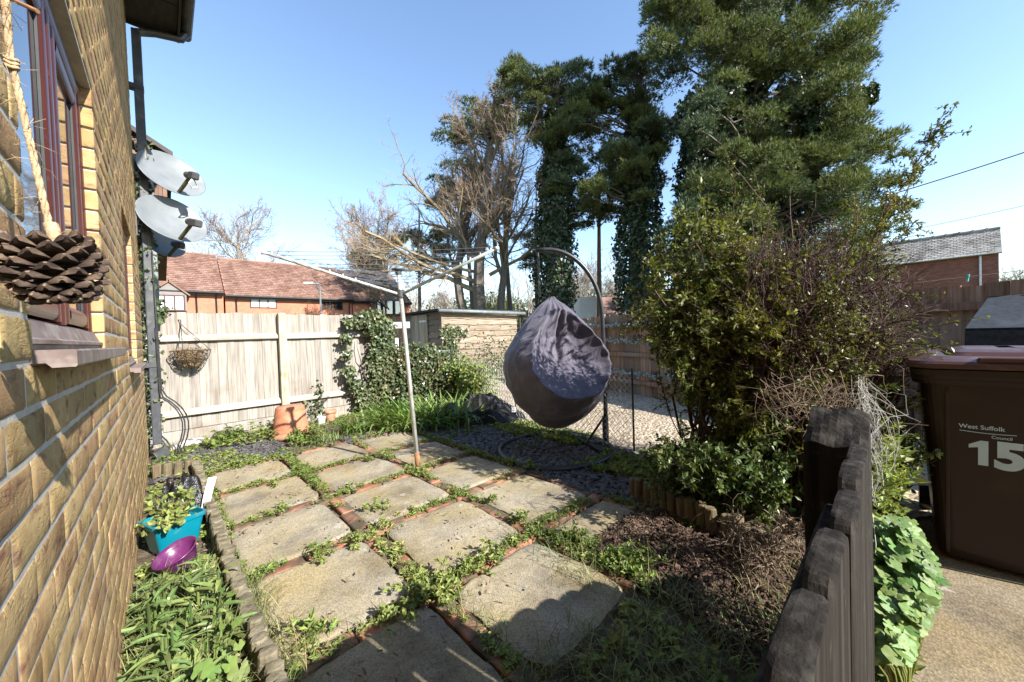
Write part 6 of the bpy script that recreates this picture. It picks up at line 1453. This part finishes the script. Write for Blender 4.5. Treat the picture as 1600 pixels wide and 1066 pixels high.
# ================================================================== THE BUSH
rbq = np.random.default_rng(61)
def bush(name, label, roots, targets, seed, tw, wood_m, leaf_m, leafn, ls, group=None, sub=dict(), r0=.012, tl=(.10,.30), f0=.28):
    W_ = Wood(seed); prm = dict(k=[4,3],wander=[.25,.3],up=[.03,.02],taper=.4,n=[1.2,0],**{'from':[.1,0]},ang=[.8,0],ratio=[.5,0],rr=.6,rmin=.0011,leaf=0); prm.update(sub)
    for tg in targets:
        rt0 = roots[rbq.integers(0,len(roots))]+rbq.normal(size=3)*np.array([.07,.07,0]); L = np.linalg.norm(tg-rt0); st_ = curve(rt0, tg, np.array([0,0,L*.08])+rbq.normal(size=3)*L*.06, 9, rbq, L*.018); W_.stem(st_, r0, r0*.22)
        for k in range(tw):
            f = rbq.uniform(f0,1.0); i = min(7,int(f*8)); q = st_[i]+(st_[i+1]-st_[i])*(f*8-i); d = norm(norm(st_[i+1]-st_[i])*.6+rbq.normal(size=3)*.8+e*.15); W_.branch(q, d, rbq.uniform(*tl)*min(1.2,L), .0032, 1-1, prm)
    t = thing(name, roots[0], label, 'bush', group); m = MB(); W_.mesh(m, n=4); m.build('stems', wood_m, t)
    if leafn:
        T_ = np.array(W_.tips); D_ = np.array(W_.td); P = np.repeat(T_,leafn,0); n = len(P); D2 = norm(np.repeat(D_,leafn,0)*.5+rbq.normal(size=(n,3))); P = P-np.repeat(D_,leafn,0)*rbq.uniform(0,.05,n)[:,None]
        m = MB(); leaves(m, P, D2, norm(rbq.normal(size=(n,3))*.7+e*.6), ls*rbq.uniform(.6,1.3,n), ls*.5*rbq.uniform(.7,1.2,n), .15); m.build('foliage', leaf_m, t)
    return t, W_
def targets(poly, n, d0, d1, rng): return [PD(x,y,rng.uniform(d0,d1)) for x,y in sample_poly(poly,n,rng)]
def gr(x,y): return np.array([x,y,0.])
evp = [(1000,425),(1020,400),(1060,380),(1110,340),(1150,330),(1170,360),(1180,400),(1190,440),(1195,520),(1200,600),(1210,690),(1170,700),(1125,680),(1085,610),(1050,550),(1020,490)]
bush('evergreen_bush', 'big leafy evergreen bush behind the log roll edging, right of the chair', [gr(2.9,.75),gr(2.85,.55),gr(2.75,1.0),gr(2.8,.9)], targets(evp,54,2.15,2.85,rbq), 71, 11, M_bushwood, M_bush, 3, .042, f0=.52)
shoots = [PD(1141,250,2.7),PD(1180,272,2.75),PD(1072,330,2.75),PD(1163,300,2.8),PD(1030,370,2.7),PD(1120,330,2.6),PD(1200,330,2.8)]
bush('evergreen_bush', 'upright leafy shoots rising above the big evergreen bush', [gr(2.98,.95),gr(2.92,1.05)], shoots*2, 72, 30, M_bushwood, M_bush, 6, .026, None, dict(k=[2,1],n=[0,0]), .006, (.03,.09))
arch = [PD(1470,185,2.55),PD(1462,205,2.55),PD(1440,255,2.5),PD(1400,330,2.6),PD(1430,345,2.6),PD(1330,360,2.5),PD(1300,340,2.6),PD(1390,300,2.5)]
bush('evergreen_bush', 'long arching shoots leaning out to the right above the bare barberry', [gr(3.0,.62),gr(3.05,.7)], arch, 73, 34, M_bushwood, M_bush, 5, .024, None, dict(k=[3,2],n=[.5,0]), .009, (.04,.14))
bbp = [(1165,440),(1190,390),(1235,375),(1280,360),(1330,370),(1370,400),(1400,440),(1430,465),(1400,500),(1385,560),(1370,620),(1290,640),(1230,640),(1215,520)]
bush('barberry_bush', 'bare reddish thorny bush with tangled twigs, beside the evergreen bush', [gr(2.95,.50),gr(3.0,.38),gr(2.85,.45)], targets(bbp,130,2.1,2.8,rbq), 74, 24, M_barberry, M_yleaf, 0, .022, None, dict(k=[4,3],n=[1.6,0],wander=[.22,.25]), .009)
bush('barberry_bush', 'yellow green leaved part of the thorny bush by the bin', [gr(3.0,.42),gr(2.85,.35)], targets([(1210,400),(1290,380),(1400,420),(1400,590),(1380,660),(1330,640),(1240,600)],46,2.0,2.6,rbq), 75, 14, M_barberry, M_yleaf, 2, .026, None, {}, .007)
lowp = [(1040,705),(1100,690),(1180,670),(1240,690),(1250,760),(1245,840),(1200,830),(1150,800),(1080,775),(1035,740)]
bush('low_bush', 'low glossy leaved shrub spreading over the log roll edging', [gr(2.7,.95),gr(2.6,.75),gr(2.75,1.2),gr(2.55,.55)], targets(lowp,60,2.0,2.65,rbq), 76, 12, M_bushwood, M_bushlow, 3, .040, None, {}, .006)
bush('dry_shrub', 'dead bare twiggy shrub at the edge of the bark chips', [gr(2.28,.42),gr(2.2,.5)], targets([(1130,850),(1230,790),(1255,850),(1230,940),(1180,930)],34,1.55,1.95,rbq), 77, 11, M_twig, M_bush, 0, .02, None, dict(k=[4,3],n=[1.0,0]), .0035)
bush('evergreen_bush', 'dark inner bush filling in beside the netting and bin', [gr(3.1,.25),gr(2.9,.2)], targets([(1240,560),(1340,600),(1410,640),(1405,760),(1385,800),(1340,700)],24,1.9,2.6,rbq), 78, 12, M_bushwood, M_bushlow, 4, .034, None, {}, .007)
